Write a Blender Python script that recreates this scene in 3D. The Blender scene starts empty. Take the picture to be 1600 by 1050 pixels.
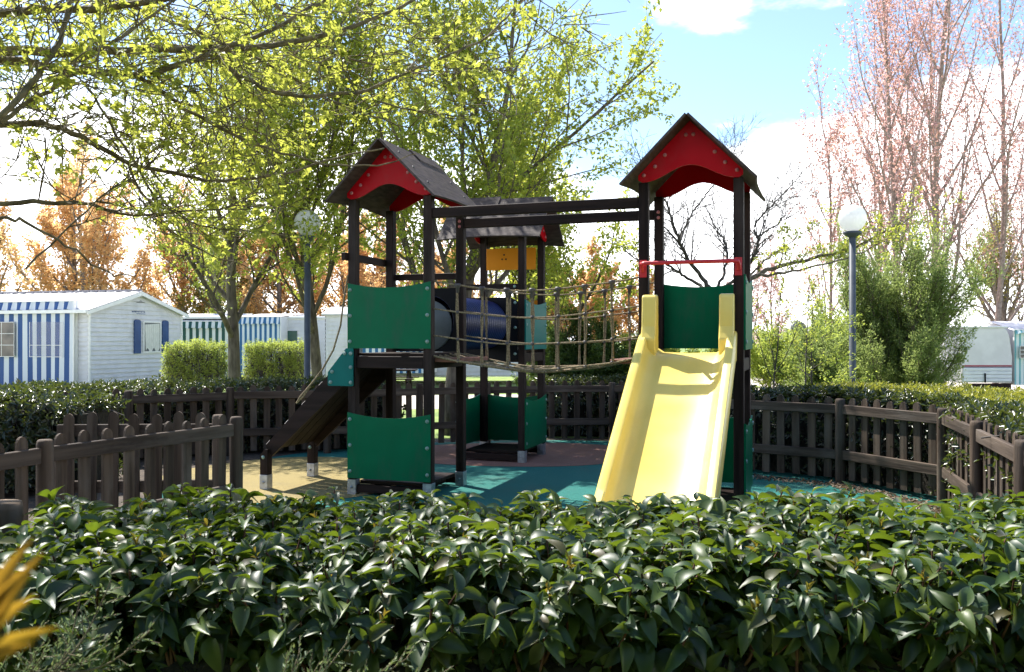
import bpy, math, random
import numpy as np
from mathutils import Vector, Matrix

C = bpy.context.scene.collection
SC = bpy.context.scene
rad = math.radians

# ------------------------------------------------------------------ camera
cam_d = bpy.data.cameras.new('camera'); cam = bpy.data.objects.new('camera', cam_d); C.objects.link(cam)
cam.location = (0, 0, 1.697)
cam.rotation_euler = (rad(90) + 0.0039, 0, 0)
cam_d.sensor_width = 36; cam_d.lens = 30.93
cam_d.clip_start = 0.05; cam_d.clip_end = 2000
cam_d.dof.use_dof = True; cam_d.dof.focus_distance = 9.0; cam_d.dof.aperture_fstop = 15
SC.camera = cam

# ------------------------------------------------------------------ sky and sun
SUN = Vector((-0.50, 0.55, 1.0)).normalized()
sun_el = math.asin(SUN.z); sun_az = math.atan2(SUN.x, SUN.y)
W = bpy.data.worlds.new('World'); SC.world = W; W.use_nodes = True
nt = W.node_tree; nt.nodes.clear()
def N(t, **k):
    n = nt.nodes.new(t)
    for a, v in k.items(): setattr(n, a, v)
    return n
sky = N('ShaderNodeTexSky', sky_type='NISHITA', sun_disc=False)
sky.sun_elevation = sun_el; sky.sun_rotation = sun_az
sky.air_density = 1.0; sky.dust_density = 0.6; sky.ozone_density = 3.0
tc = N('ShaderNodeTexCoord'); mp = N('ShaderNodeMapping'); mp.inputs['Scale'].default_value = (1.0, 1.0, 2.6)
mp.inputs['Location'].default_value = (0.35, 0.0, 0.13)
nz = N('ShaderNodeTexNoise'); nz.inputs['Scale'].default_value = 2.6; nz.inputs['Detail'].default_value = 7; nz.inputs['Roughness'].default_value = 0.55
sp = N('ShaderNodeSeparateXYZ')
el = N('ShaderNodeMapRange'); el.inputs[1].default_value = 0.15; el.inputs[2].default_value = 0.27; el.inputs[3].default_value = 0.30; el.inputs[4].default_value = 0.0
ad = N('ShaderNodeMath', operation='ADD')
cr = N('ShaderNodeMapRange', interpolation_type='SMOOTHSTEP'); cr.inputs[1].default_value = 0.60; cr.inputs[2].default_value = 0.72; cr.inputs[3].default_value = 0; cr.inputs[4].default_value = 1
mx = N('ShaderNodeMixRGB'); mx.inputs[2].default_value = (12.0, 12.1, 12.4, 1)
bg = N('ShaderNodeBackground'); bg.inputs['Strength'].default_value = 0.118
wo = N('ShaderNodeOutputWorld')
L_ = nt.links.new
L_(tc.outputs['Generated'], mp.inputs[0]); L_(mp.outputs[0], nz.inputs['Vector']); L_(tc.outputs['Generated'], sp.inputs[0])
L_(sp.outputs['Z'], el.inputs[0]); L_(nz.outputs[0], ad.inputs[0]); L_(el.outputs[0], ad.inputs[1]); L_(ad.outputs[0], cr.inputs[0])
L_(cr.outputs[0], mx.inputs[0]); L_(sky.outputs[0], mx.inputs[1]); L_(mx.outputs[0], bg.inputs[0]); L_(bg.outputs[0], wo.inputs[0])
sd = bpy.data.lights.new('sun', 'SUN'); sd.energy = 4.3; sd.angle = rad(0.5); sd.color = (1.0, 0.955, 0.88)
so = bpy.data.objects.new('sun', sd); C.objects.link(so); so.location = (0, 0, 40)
so.rotation_euler = SUN.to_track_quat('Z', 'Y').to_euler()
SC.view_settings.view_transform = 'Standard'; SC.view_settings.look = 'None'
SC.view_settings.exposure = 1.32; SC.view_settings.gamma = 1; SC.view_settings.use_curve_mapping = False
SC.render.engine = 'CYCLES'
SC.cycles.max_bounces = 8; SC.cycles.transparent_max_bounces = 8; SC.cycles.transmission_bounces = 6
SC.cycles.use_denoising = True

# ------------------------------------------------------------------ helpers
CH_T = None
def chamfer_topology():
    import bmesh
    bm = bmesh.new(); pts = []
    for sx in (-1, 1):
        for sy in (-1, 1):
            for sz in (-1, 1):
                for ax in range(3):
                    p = [sx, sy, sz]; q = [0.8*c for c in p]; q[ax] = p[ax]; pts.append(q)
    vs = [bm.verts.new(p) for p in pts]; bm.verts.index_update()
    bmesh.ops.convex_hull(bm, input=bm.verts)
    bmesh.ops.dissolve_limit(bm, angle_limit=0.01, verts=bm.verts[:], edges=bm.edges[:])
    bm.verts.index_update()
    co = [tuple(v.co) for v in bm.verts]
    order = [min(range(24), key=lambda j: sum((a-b)**2 for a, b in zip(co[i], pts[j]))) for i in range(len(co))]
    f = [[order[v.index] for v in fc.verts] for fc in bm.faces]
    bm.free(); return f
CHF = chamfer_topology()

class MB:
    def __init__(s): s.v = []; s.f = []; s.sm = []
    def add(s, v, f, smooth=False, M=None):
        o = len(s.v)
        if M is not None: v = [tuple(M @ Vector(p)) for p in v]
        s.v += [tuple(p) for p in v]; s.f += [[i+o for i in q] for q in f]; s.sm += [smooth]*len(f)
        return s
    def box(s, x0, x1, y0, y1, z0, z1, ch=0.0, M=None):
        if ch <= 0:
            v = [(x, y, z) for x in (x0, x1) for y in (y0, y1) for z in (z0, z1)]
            f = [(0, 1, 3, 2), (4, 6, 7, 5), (0, 4, 5, 1), (2, 3, 7, 6), (0, 2, 6, 4), (1, 5, 7, 3)]
            return s.add(v, f, False, M)
        c = ((x0+x1)/2, (y0+y1)/2, (z0+z1)/2); h = ((x1-x0)/2, (y1-y0)/2, (z1-z0)/2)
        v = []
        for sx in (-1, 1):
            for sy in (-1, 1):
                for sz in (-1, 1):
                    for ax in range(3):
                        sg = (sx, sy, sz)
                        v.append(tuple(c[k] + sg[k]*(h[k] - (0 if k == ax else ch)) for k in range(3)))
        return s.add(v, CHF, False, M)
    def tube(s, path, r, k=8, cap=True, smooth=True, M=None):
        P = np.array(path, float); n = len(P)
        R = np.full(n, r) if np.isscalar(r) else np.array(r, float)
        T = np.gradient(P, axis=0); T /= np.linalg.norm(T, axis=1)[:, None] + 1e-9
        a = np.array([0, 0, 1.0]) if abs(T[0, 2]) < 0.9 else np.array([1.0, 0, 0])
        V = []
        U = np.cross(T[0], a); U /= np.linalg.norm(U)
        th = np.linspace(0, 2*math.pi, k, endpoint=False)
        for i in range(n):
            U = U - T[i]*(U@T[i]); U /= np.linalg.norm(U) + 1e-9
            B = np.cross(T[i], U)
            V.append(P[i] + R[i]*(np.cos(th)[:, None]*U + np.sin(th)[:, None]*B))
        V = np.concatenate(V).tolist()
        F = [(i*k+j, i*k+(j+1) % k, (i+1)*k+(j+1) % k, (i+1)*k+j) for i in range(n-1) for j in range(k)]
        s.add(V, F, smooth, M)
        if cap:
            s.add(V[:k], [list(range(k))[::-1]], False, M); s.add(V[-k:], [list(range(k))], False, M)
        return s
    def lathe(s, prof, k=12, M=None, smooth=True):   # prof: (r,z) pairs about z
        V = []; 
        for r, z in prof:
            for j in range(k):
                t = 2*math.pi*j/k; V.append((r*math.cos(t), r*math.sin(t), z))
        n = len(prof)
        F = [(i*k+j, i*k+(j+1) % k, (i+1)*k+(j+1) % k, (i+1)*k+j) for i in range(n-1) for j in range(k)]
        s.add(V, F, smooth, M)
        if prof[0][0] > 1e-4: s.add(V[:k], [list(range(k))[::-1]], False, M)
        if prof[-1][0] > 1e-4: s.add(V[-k:], [list(range(k))], False, M)
        return s
    def prism(s, poly, t0, t1, plane='xz', M=None):  # poly 2D points, extruded along the third axis
        def p3(a, b, t): return {'xz': (a, t, b), 'yz': (t, a, b), 'xy': (a, b, t)}[plane]
        n = len(poly)
        v = [p3(a, b, t0) for a, b in poly] + [p3(a, b, t1) for a, b in poly]
        f = [list(range(n)), list(range(2*n-1, n-1, -1))] + [(i, i+n, (i+1) % n+n, (i+1) % n) for i in range(n)]
        return s.add(v, f, False, M)
    def mesh(s, name, mat):
        me = bpy.data.meshes.new(name); me.from_pydata(s.v, [], s.f); me.materials.append(mat)
        me.polygons.foreach_set('use_smooth', s.sm); me.update()
        import bmesh
        bm = bmesh.new(); bm.from_mesh(me); bmesh.ops.recalc_face_normals(bm, faces=bm.faces); bm.to_mesh(me); bm.free()
        return me
    def build(s, name, mat, parent=None, loc=None, rot=None):
        return ob(name, s.mesh(name, mat), parent, loc, rot)

def ob(name, me, parent=None, loc=None, rot=None):
    o = bpy.data.objects.new(name, me); C.objects.link(o)
    if parent is not None: o.parent = parent
    if loc is not None: o.location = loc
    if rot is not None: o.rotation_euler = rot
    return o
def thing(name, label, cat, loc=(0, 0, 0), rz=0, group=None):
    o = ob(name, None, None, loc, (0, 0, rz)); o.empty_display_size = 0.2
    return tag(o, label, cat, group)
def tag(o, label=None, cat=None, group=None, kind=None):
    if label: o['label'] = label
    if cat: o['category'] = cat
    if group: o['group'] = group
    if kind: o['kind'] = kind
    return o

def np_mesh(name, co, faces, mat, smooth=False):
    """faces: list of int arrays (M,k)"""
    me = bpy.data.meshes.new(name)
    me.vertices.add(len(co)); me.vertices.foreach_set('co', np.asarray(co, np.float32).ravel())
    tot = sum(f.size for f in faces); npoly = sum(len(f) for f in faces)
    me.loops.add(tot); me.polygons.add(npoly)
    me.loops.foreach_set('vertex_index', np.concatenate([f.ravel() for f in faces]).astype(np.int32))
    st = []; o = 0
    for f in faces:
        st.append(o + np.arange(len(f))*f.shape[1]); o += f.size
    me.polygons.foreach_set('loop_start', np.concatenate(st).astype(np.int32))
    if smooth: me.polygons.foreach_set('use_smooth', np.ones(npoly, bool))
    me.materials.append(mat); me.update(calc_edges=True); me.validate()
    return me

# leaf templates: unit length along y, half-width 1 along x, z up
def leaf_template(rows, droop=0.25, fold=0.25, wavy=0.0):
    v = []; f = []
    for i in range(rows+1):
        y = i/rows
        w = math.sin(math.pi*min(1, y**0.85*0.97+0.03))**0.85 if 0 < i < rows else 0.04
        yy = y*(1-0.12*droop*y)
        for x in (-1, 0, 1):
            v.append((x*w*0.5, yy, fold*abs(x)*w*0.5 - droop*y*y + wavy*math.sin(9*y+2*x)*abs(x)))
    for i in range(rows):
        for j in range(2):
            a = i*3+j; f.append((a, a+1, a+4, a+3))
    return np.array(v), np.array(f)
LT_NEAR = [leaf_template(6, d, fo, w) for d, fo, w in ((0.42, 0.4, 0.015), (0.55, 0.3, 0.02), (0.22, 0.5, 0.01), (0.65, 0.35, 0.02))]
LT_MID = (np.array([(0, 0, 0), (-.42, .35, .12), (-.36, .68, .02), (0, 1, -.22), (.36, .68, .02), (.42, .35, .12), (0, .5, -.03)]),
          np.array([(0, 6, 2, 1), (6, 3, 2, 2), (0, 5, 4, 6), (6, 4, 3, 3)]))
LT_MID = (LT_MID[0], np.array([(0, 6, 1, 1)]))
LT_MID = (np.array([(0, 0, 0), (-.42, .35, .12), (-.34, .7, .0), (0, 1, -.22), (.34, .7, .0), (.42, .35, .12)]),
          np.array([(0, 3, 2, 1), (0, 5, 4, 3)]))
LT_FAR = (np.array([(0, 0, 0), (-.45, .45, .1), (0, 1, -.1), (.45, .45, .1)]), np.array([(0, 2, 1), (0, 3, 2)]))

def compound():
    v = []; f = []
    for ang, sc, oy in ((0, 1.0, .30), (1.0, .72, .18), (-1.0, .72, .22)):
        c, s_ = math.cos(ang), math.sin(ang); o = len(v)
        for x, y, z in ((0, 0, 0), (-.26, .36, .06), (-.12, .40, -.02), (0, .72, -.10), (.12, .40, -.02), (.26, .36, .06)):
            x, y = x*sc, y*sc
            v.append((x*c+y*s_*1.0, oy*.6+y*c-x*s_, z*sc-.05*abs(ang)))
        f += [(o, o+3, o+2, o+1), (o, o+5, o+4, o+3)]
    return np.array(v), np.array(f)
LT_COMP = compound()
def unit(a): return a/(np.linalg.norm(a, axis=-1, keepdims=True)+1e-9)
def leaf_frames(D, U):
    D = unit(D); X = unit(np.cross(D, U)); Nn = np.cross(X, D)
    return X, D, Nn
def bulk_leaves(P, D, U, Ln, Wd, tpl):
    X, D, Nn = leaf_frames(D, U)
    tv, tf = tpl; k = len(tv)
    co = (P[:, None, :] + tv[None, :, 0, None]*(X*Wd[:, None])[:, None, :] + tv[None, :, 1, None]*(D*Ln[:, None])[:, None, :]
          + tv[None, :, 2, None]*(Nn*Ln[:, None])[:, None, :])
    fc = tf[None]+(np.arange(len(P))*k)[:, None, None]
    return co.reshape(-1, 3), fc.reshape(-1, tf.shape[1])
def leaf_objects(name, P, D, U, Ln, Wd, meshes, parent):
    X, D, Nn = leaf_frames(D, U)
    for i in range(len(P)):
        o = bpy.data.objects.new(name, meshes[i % len(meshes)]); C.objects.link(o); o.parent = parent
        m = Matrix.Identity(4)
        for r in range(3):
            m[r][0] = X[i, r]*Wd[i]; m[r][1] = D[i, r]*Ln[i]; m[r][2] = Nn[i, r]*Ln[i]; m[r][3] = P[i, r]
        o.matrix_local = m
CAM = np.array([0, 0, 1.697])
def in_view(P, margin=0.0):
    d = np.maximum(P[:, 1], 1e-3)
    x = P[:, 0]/d; z = (P[:, 2]-1.697)/d
    return (P[:, 1] > 0.1) & (np.abs(x) < 0.582+margin) & (np.abs(z) < 0.382+margin)

# ------------------------------------------------------------------ materials
def mat_base(name):
    m = bpy.data.materials.new(name); m.use_nodes = True
    t = m.node_tree; b = t.nodes['Principled BSDF']; return m, t, b
def pm(name, c1, c2=None, scale=8, rough=0.5, bump=0.0, stretch=(1, 1, 1), detail=5, metal=0, spec=0.5, bscale=None, rvar=0.0, contrast=(0.35, 0.65), coat=0, orand=0.0, dirt=None):
    m, t, b = mat_base(name)
    b.inputs['Roughness'].default_value = rough; b.inputs['Metallic'].default_value = metal
    b.inputs['Specular IOR Level'].default_value = spec
    if coat: b.inputs['Coat Weight'].default_value = coat
    if c2 is None: c2 = tuple(min(1, x*1.25) for x in c1)
    tc = t.nodes.new('ShaderNodeTexCoord'); oi = t.nodes.new('ShaderNodeObjectInfo')
    va = t.nodes.new('ShaderNodeVectorMath'); va.operation = 'ADD'
    cx = t.nodes.new('ShaderNodeCombineXYZ'); ml = t.nodes.new('ShaderNodeMath'); ml.operation = 'MULTIPLY'; ml.inputs[1].default_value = 37.0
    t.links.new(oi.outputs['Random'], ml.inputs[0])
    for k in range(3): t.links.new(ml.outputs[0], cx.inputs[k])
    t.links.new(tc.outputs['Object'], va.inputs[0]); t.links.new(cx.outputs[0], va.inputs[1])
    mp = t.nodes.new('ShaderNodeMapping'); mp.inputs['Scale'].default_value = stretch
    t.links.new(va.outputs[0], mp.inputs[0])
    nz = t.nodes.new('ShaderNodeTexNoise'); nz.inputs['Scale'].default_value = scale; nz.inputs['Detail'].default_value = detail
    t.links.new(mp.outputs[0], nz.inputs['Vector'])
    rp = t.nodes.new('ShaderNodeValToRGB')
    rp.color_ramp.elements[0].position = contrast[0]; rp.color_ramp.elements[1].position = contrast[1]
    rp.color_ramp.elements[0].color = (*c1, 1); rp.color_ramp.elements[1].color = (*c2, 1)
    t.links.new(nz.outputs[0], rp.inputs[0]); last = rp.outputs[0]
    if dirt:      # worn, grimy patches: (colour, amount, scale, stretch)
        md = t.nodes.new('ShaderNodeMapping'); md.inputs['Scale'].default_value = dirt[3]; t.links.new(va.outputs[0], md.inputs[0])
        nd = t.nodes.new('ShaderNodeTexNoise'); nd.inputs['Scale'].default_value = dirt[2]; nd.inputs['Detail'].default_value = 9; nd.inputs['Roughness'].default_value = .68
        t.links.new(md.outputs[0], nd.inputs['Vector'])
        mr_ = t.nodes.new('ShaderNodeMapRange'); mr_.inputs[1].default_value = .50; mr_.inputs[2].default_value = .74; mr_.inputs[4].default_value = dirt[1]; t.links.new(nd.outputs[0], mr_.inputs[0])
        mx_ = t.nodes.new('ShaderNodeMixRGB'); mx_.inputs[2].default_value = (*dirt[0], 1)
        t.links.new(mr_.outputs[0], mx_.inputs[0]); t.links.new(last, mx_.inputs[1]); last = mx_.outputs[0]
    if orand:
        hv = t.nodes.new('ShaderNodeHueSaturation'); mo = t.nodes.new('ShaderNodeMapRange'); mo.inputs[3].default_value = 1-orand; mo.inputs[4].default_value = 1+orand
        t.links.new(oi.outputs['Random'], mo.inputs[0]); t.links.new(mo.outputs[0], hv.inputs['Value']); t.links.new(last, hv.inputs['Color']); last = hv.outputs[0]
    t.links.new(last, b.inputs['Base Color'])
    if rvar:
        mr = t.nodes.new('ShaderNodeMapRange'); mr.inputs[3].default_value = rough-rvar; mr.inputs[4].default_value = rough+rvar
        t.links.new(nz.outputs[0], mr.inputs[0]); t.links.new(mr.outputs[0], b.inputs['Roughness'])
    if bump:
        n2 = t.nodes.new('ShaderNodeTexNoise'); n2.inputs['Scale'].default_value = bscale or scale*2; n2.inputs['Detail'].default_value = 4
        t.links.new(mp.outputs[0], n2.inputs['Vector'])
        bp = t.nodes.new('ShaderNodeBump'); bp.inputs['Strength'].default_value = bump; bp.inputs['Distance'].default_value = 0.01
        t.links.new(n2.outputs[0], bp.inputs['Height']); t.links.new(bp.outputs[0], b.inputs['Normal'])
    return m
def leafmat(name, cols, trans, tfac=0.4, rough=0.4, spec=0.5):
    """cols: colours spread over the leaves at random; trans: colour of light through the leaf"""
    m, t, b = mat_base(name)
    g = t.nodes.new('ShaderNodeNewGeometry'); oi = t.nodes.new('ShaderNodeObjectInfo')
    ad = t.nodes.new('ShaderNodeMath'); ad.operation = 'ADD'; fr = t.nodes.new('ShaderNodeMath'); fr.operation = 'FRACT'
    t.links.new(g.outputs['Random Per Island'], ad.inputs[0]); t.links.new(oi.outputs['Random'], ad.inputs[1]); t.links.new(ad.outputs[0], fr.inputs[0])
    rp = t.nodes.new('ShaderNodeValToRGB'); e = rp.color_ramp.elements
    e[0].position = 0; e[0].color = (*cols[0], 1); e[1].position = 1; e[1].color = (*cols[-1], 1)
    for i, c in enumerate(cols[1:-1]):
        n = e.new((i+1)/(len(cols)-1)); n.color = (*c, 1)
    t.links.new(fr.outputs[0], rp.inputs[0]); t.links.new(rp.outputs[0], b.inputs['Base Color'])
    b.inputs['Roughness'].default_value = rough; b.inputs['Specular IOR Level'].default_value = spec
    tr = t.nodes.new('ShaderNodeBsdfTranslucent')
    mx = t.nodes.new('ShaderNodeMixRGB'); mx.blend_type = 'MIX'; mx.inputs[0].default_value = 0.3; mx.inputs[1].default_value = (*trans, 1)
    t.links.new(rp.outputs[0], mx.inputs[2]); t.links.new(mx.outputs[0], tr.inputs['Color'])
    ms = t.nodes.new('ShaderNodeMixShader'); ms.inputs[0].default_value = tfac
    t.links.new(b.outputs[0], ms.inputs[1]); t.links.new(tr.outputs[0], ms.inputs[2])
    t.links.new(ms.outputs[0], t.nodes['Material Output'].inputs['Surface'])
    return m
def stripes(name, ca, cb, period, axis='X', duty=0.5, rough=0.6, phase=0.0):
    m, t, b = mat_base(name); b.inputs['Roughness'].default_value = rough
    tc = t.nodes.new('ShaderNodeTexCoord'); s = t.nodes.new('ShaderNodeSeparateXYZ'); t.links.new(tc.outputs['Object'], s.inputs[0])
    a = t.nodes.new('ShaderNodeMath'); a.operation = 'MULTIPLY_ADD'; a.inputs[1].default_value = 1/period; a.inputs[2].default_value = phase+100
    f = t.nodes.new('ShaderNodeMath'); f.operation = 'FRACT'; g = t.nodes.new('ShaderNodeMath'); g.operation = 'GREATER_THAN'; g.inputs[1].default_value = duty
    t.links.new(s.outputs[axis], a.inputs[0]); t.links.new(a.outputs[0], f.inputs[0]); t.links.new(f.outputs[0], g.inputs[0])
    mx = t.nodes.new('ShaderNodeMixRGB'); mx.inputs[1].default_value = (*ca, 1); mx.inputs[2].default_value = (*cb, 1)
    t.links.new(g.outputs[0], mx.inputs[0]); t.links.new(mx.outputs[0], b.inputs['Base Color'])
    return m

WOOD_Z = pm('stained_wood_upright', (0.012, 0.007, 0.006), (0.032, 0.019, 0.016), 14, 0.6, 0.35, (1, 1, 0.06), rvar=0.1, spec=0.12, orand=.15, dirt=((.075, .062, .055), .5, 3.5, (1, 1, .2)))
WOOD_X = pm('stained_wood_level', (0.012, 0.007, 0.006), (0.032, 0.019, 0.016), 14, 0.6, 0.35, (0.06, 1, 1), rvar=0.1, spec=0.12)
WOOD_Y = pm('stained_wood_deep', (0.014, 0.009, 0.008), (0.036, 0.022, 0.019), 14, 0.6, 0.35, (1, 0.06, 1), rvar=0.1, spec=0.12)
FEN_Z = pm('fence_wood_upright', (0.038, 0.026, 0.018), (0.108, 0.078, 0.056), 16, 0.8, 0.7, (1, 1, 0.05), rvar=0.1, spec=0.2, orand=.28, dirt=((.15, .135, .115), .55, 3.0, (1, 1, .35)))
FEN_X = pm('fence_wood_level', (0.045, 0.032, 0.024), (0.120, 0.090, 0.068), 16, 0.8, 0.7, (0.05, 1, 1), rvar=0.1, spec=0.2, orand=.2, dirt=((.17, .15, .13), .55, 3.0, (.35, 1, 1)))
GALV = pm('galvanised_steel', (0.30, 0.32, 0.35), (0.45, 0.47, 0.50), 22, 0.42, 0.05, metal=0.7)
BOLT = pm('pale_bolt_cap', (0.16, 0.26, 0.22), (0.24, 0.34, 0.30), 30, 0.35)
BOLTD = pm('dark_bolt', (0.02, 0.02, 0.02), (0.05, 0.05, 0.05), 30, 0.4)
BOLTR = pm('red_bolt_cap', (0.42, 0.12, 0.12), (0.5, 0.2, 0.2), 30, 0.35)
GREEN = pm('green_board', (0.000, 0.118, 0.050), (0.000, 0.136, 0.059), 3, 0.42, 0.05, bscale=160, rvar=0.05, spec=0.10, dirt=((.045, .085, .062), .55, 3.2, (1.6, 1.6, .55)))
TEALB = pm('teal_board', (0.002, 0.125, 0.11), (0.004, 0.15, 0.13), 3, 0.42, 0.05, bscale=160, rvar=0.05, spec=0.10)
RED = pm('red_board', (0.42, 0.002, 0.007), (0.48, 0.003, 0.010), 3, 0.42, 0.05, bscale=160, rvar=0.05, spec=0.10, dirt=((.30, .03, .03), .5, 5, (1, 1, .6)))
ORANGE = pm('orange_board', (0.62, 0.21, 0.004), (0.70, 0.25, 0.008), 3, 0.42, 0.03, spec=.12)
BLACKB = pm('black_board', (0.006, 0.006, 0.008), (0.010, 0.010, 0.013), 4, 0.55, spec=.12)
ROOFM = pm('roof_sheet', (0.045, 0.033, 0.029), (0.090, 0.068, 0.060), 26, 0.62, 0.4, (1, 0.25, 1), bscale=90, spec=0.15)
BLUET = pm('blue_tube_plastic', (0.006, 0.011, 0.060), (0.010, 0.017, 0.080), 5, 0.3)
GREYP = pm('grey_plastic', (0.12, 0.13, 0.128), (0.16, 0.17, 0.168), 5, 0.45)
REDM = pm('red_painted_steel', (0.50, 0.02, 0.03), (0.58, 0.03, 0.04), 8, 0.35)
YEL = pm('yellow_slide_plastic', (0.82, 0.62, 0.13), (0.85, 0.68, 0.185), 2.2, 0.36, 0.03, bscale=60, rvar=0.08, dirt=((.55, .42, .15), .25, 2.6, (2.2, .5, 1)))
ROPE = pm('hemp_rope', (0.15, 0.105, 0.055), (0.36, 0.275, 0.155), 60, 0.85, 0.6, bscale=220)
ROPEC = pm('rope_connector_plastic', (0.050, 0.040, 0.038), (0.10, 0.085, 0.08), 30, 0.5)
REDWD = pm('reddish_board', (0.13, 0.045, 0.025), (0.22, 0.085, 0.05), 12, 0.7, 0.3, (0.1, 1, 1))
WOOD_R = pm('shaded_ramp_wood', (0.006, 0.004, 0.0035), (0.016, 0.011, 0.009), 14, 0.6, 0.35, (0.06, 1, 1), rvar=0.1, spec=0.12)  # darker copy of the level wood; shade under the ramp put into its colour
PALEW = pm('pale_climbing_cleat', (0.45, 0.40, 0.36), (0.58, 0.53, 0.48), 14, 0.55, 0.1)

# ground materials
def rubber(name, c1, c2):
    return pm(name, c1, c2, 150, 0.80, 0.9, bscale=300, detail=3, contrast=(0.3, 0.7), spec=0.3, dirt=(tuple(.45*a+.55*b_ for a, b_ in zip(c1, (.13, .12, .09))), .6, 1.3, (1, 1, 1)))
TEALR = rubber('teal_rubber_granules', (0.008, 0.115, 0.100), (0.024, 0.215, 0.178))
YELR = rubber('sand_rubber_granules', (0.25, 0.19, 0.065), (0.38, 0.30, 0.12))
BRNR = rubber('brick_rubber_granules', (0.22, 0.10, 0.07), (0.36, 0.19, 0.145))
GRASSM = pm('lawn', (0.10, 0.16, 0.025), (0.22, 0.30, 0.06), 1.1, 0.9, 0.6, bscale=40, detail=10)
SOIL = pm('bare_earth_mulch', (0.030, 0.021, 0.014), (0.10, 0.072, 0.05), 22, 0.9, 1.0, bscale=60, detail=8)
GRAVEL = pm('pale_gravel', (0.42, 0.37, 0.30), (0.60, 0.54, 0.46), 30, 0.9, 0.4, bscale=120, detail=8)

# leaves
L_LAUREL = leafmat('laurel_leaves', [(0.012, 0.034, 0.012), (0.022, 0.056, 0.015), (0.045, 0.088, 0.014), (0.014, 0.040, 0.018), (0.085, 0.12, 0.016), (0.03, 0.07, 0.012), (0.07, 0.06, 0.02)], (0.30, 0.42, 0.02), 0.26, 0.45, 0.5)
L_YOUNG = leafmat('young_shoots', [(0.20, 0.17, 0.03), (0.14, 0.07, 0.025), (0.16, 0.20, 0.03)], (0.40, 0.32, 0.03), 0.35, 0.4)
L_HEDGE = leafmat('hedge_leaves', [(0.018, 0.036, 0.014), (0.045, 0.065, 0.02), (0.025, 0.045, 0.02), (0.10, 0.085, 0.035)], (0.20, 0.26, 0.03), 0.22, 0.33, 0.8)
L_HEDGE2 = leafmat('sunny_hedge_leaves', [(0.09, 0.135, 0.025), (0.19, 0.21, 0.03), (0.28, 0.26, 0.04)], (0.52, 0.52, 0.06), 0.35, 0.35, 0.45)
L_OVER = leafmat('maple_leaves', [(0.10, 0.16, 0.025), (0.16, 0.21, 0.03), (0.08, 0.14, 0.025), (0.22, 0.23, 0.04)], (0.78, 0.80, 0.12), 0.55, 0.42, 0.4)
L_TREE = leafmat('green_tree_leaves', [(0.07, 0.125, 0.022), (0.13, 0.19, 0.025), (0.19, 0.22, 0.035), (0.08, 0.14, 0.04)], (0.78, 0.82, 0.12), 0.55, 0.42, 0.4)
L_ORANGE = leafmat('orange_buds', [(0.58, 0.34, 0.16), (0.64, 0.42, 0.22), (0.54, 0.36, 0.20), (0.46, 0.38, 0.18)], (0.98, 0.64, 0.28), 0.625, 0.6, 0.2)
L_PINK = leafmat('pink_buds', [(0.46, 0.24, 0.22), (0.52, 0.32, 0.33), (0.54, 0.30, 0.10), (0.44, 0.26, 0.28), (0.50, 0.27, 0.12)], (0.85, 0.55, 0.52), 0.55, 0.6, 0.2)
L_SHRUB = leafmat('bright_shrub_leaves', [(0.15, 0.22, 0.045), (0.24, 0.30, 0.055), (0.11, 0.17, 0.045)], (0.70, 0.78, 0.14), 0.52, 0.45, 0.3)
L_BUSH = leafmat('mid_green_sprays', [(0.10, 0.16, 0.055), (0.16, 0.21, 0.07), (0.21, 0.24, 0.08)], (0.56, 0.68, 0.20), 0.5, 0.5, 0.3)
L_EVER = leafmat('evergreen_sprays', [(0.035, 0.075, 0.022), (0.06, 0.105, 0.03), (0.085, 0.13, 0.03)], (0.22, 0.32, 0.05), 0.35, 0.5, 0.3)
L_YELLOW = leafmat('willow_buds', [(0.20, 0.17, 0.05), (0.26, 0.22, 0.06)], (0.5, 0.42, 0.10), 0.5, 0.6, 0.2)
L_ORLEAF = leafmat('bronze_young_leaf', [(0.20, 0.10, 0.02), (0.20, 0.17, 0.02)], (0.55, 0.32, 0.03), 0.5, 0.4, 0.4)
L_JUNI = leafmat('juniper_sprays', [(0.13, 0.20, 0.12), (0.18, 0.24, 0.12), (0.24, 0.26, 0.09)], (0.25, 0.32, 0.10), 0.3, 0.55, 0.3)
L_LITTER = leafmat('dry_leaf_litter', [(0.10, 0.07, 0.04), (0.30, 0.24, 0.18), (0.06, 0.045, 0.03)], (0.3, 0.2, 0.1), 0.2, 0.7, 0.2)
BARK = pm('grey_brown_bark', (0.070, 0.055, 0.040), (0.17, 0.14, 0.105), 18, 0.9, 0.9, (1, 1, 0.25), bscale=40)
BARK_G = pm('greenish_bark', (0.085, 0.066, 0.036), (0.24, 0.19, 0.105), 14, 0.85, 0.7, (1, 1, 1), bscale=40)
BARK_D = pm('dark_bare_bark', (0.035, 0.030, 0.028), (0.09, 0.08, 0.07), 18, 0.9, 0.6)
BARK_K = pm('pinkish_poplar_bark', (0.22, 0.16, 0.14), (0.36, 0.28, 0.25), 12, 0.9, 0.5)
BARK_P = pm('poplar_bark', (0.13, 0.10, 0.085), (0.24, 0.20, 0.17), 12, 0.9, 0.5)

# ------------------------------------------------------------------ frame of the play equipment
PSI = 0.328
AX = np.array([math.cos(PSI), -math.sin(PSI)]); BX = np.array([math.sin(PSI), math.cos(PSI)])
LO = np.array([-1.9259, 10.7092])*0.9

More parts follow.
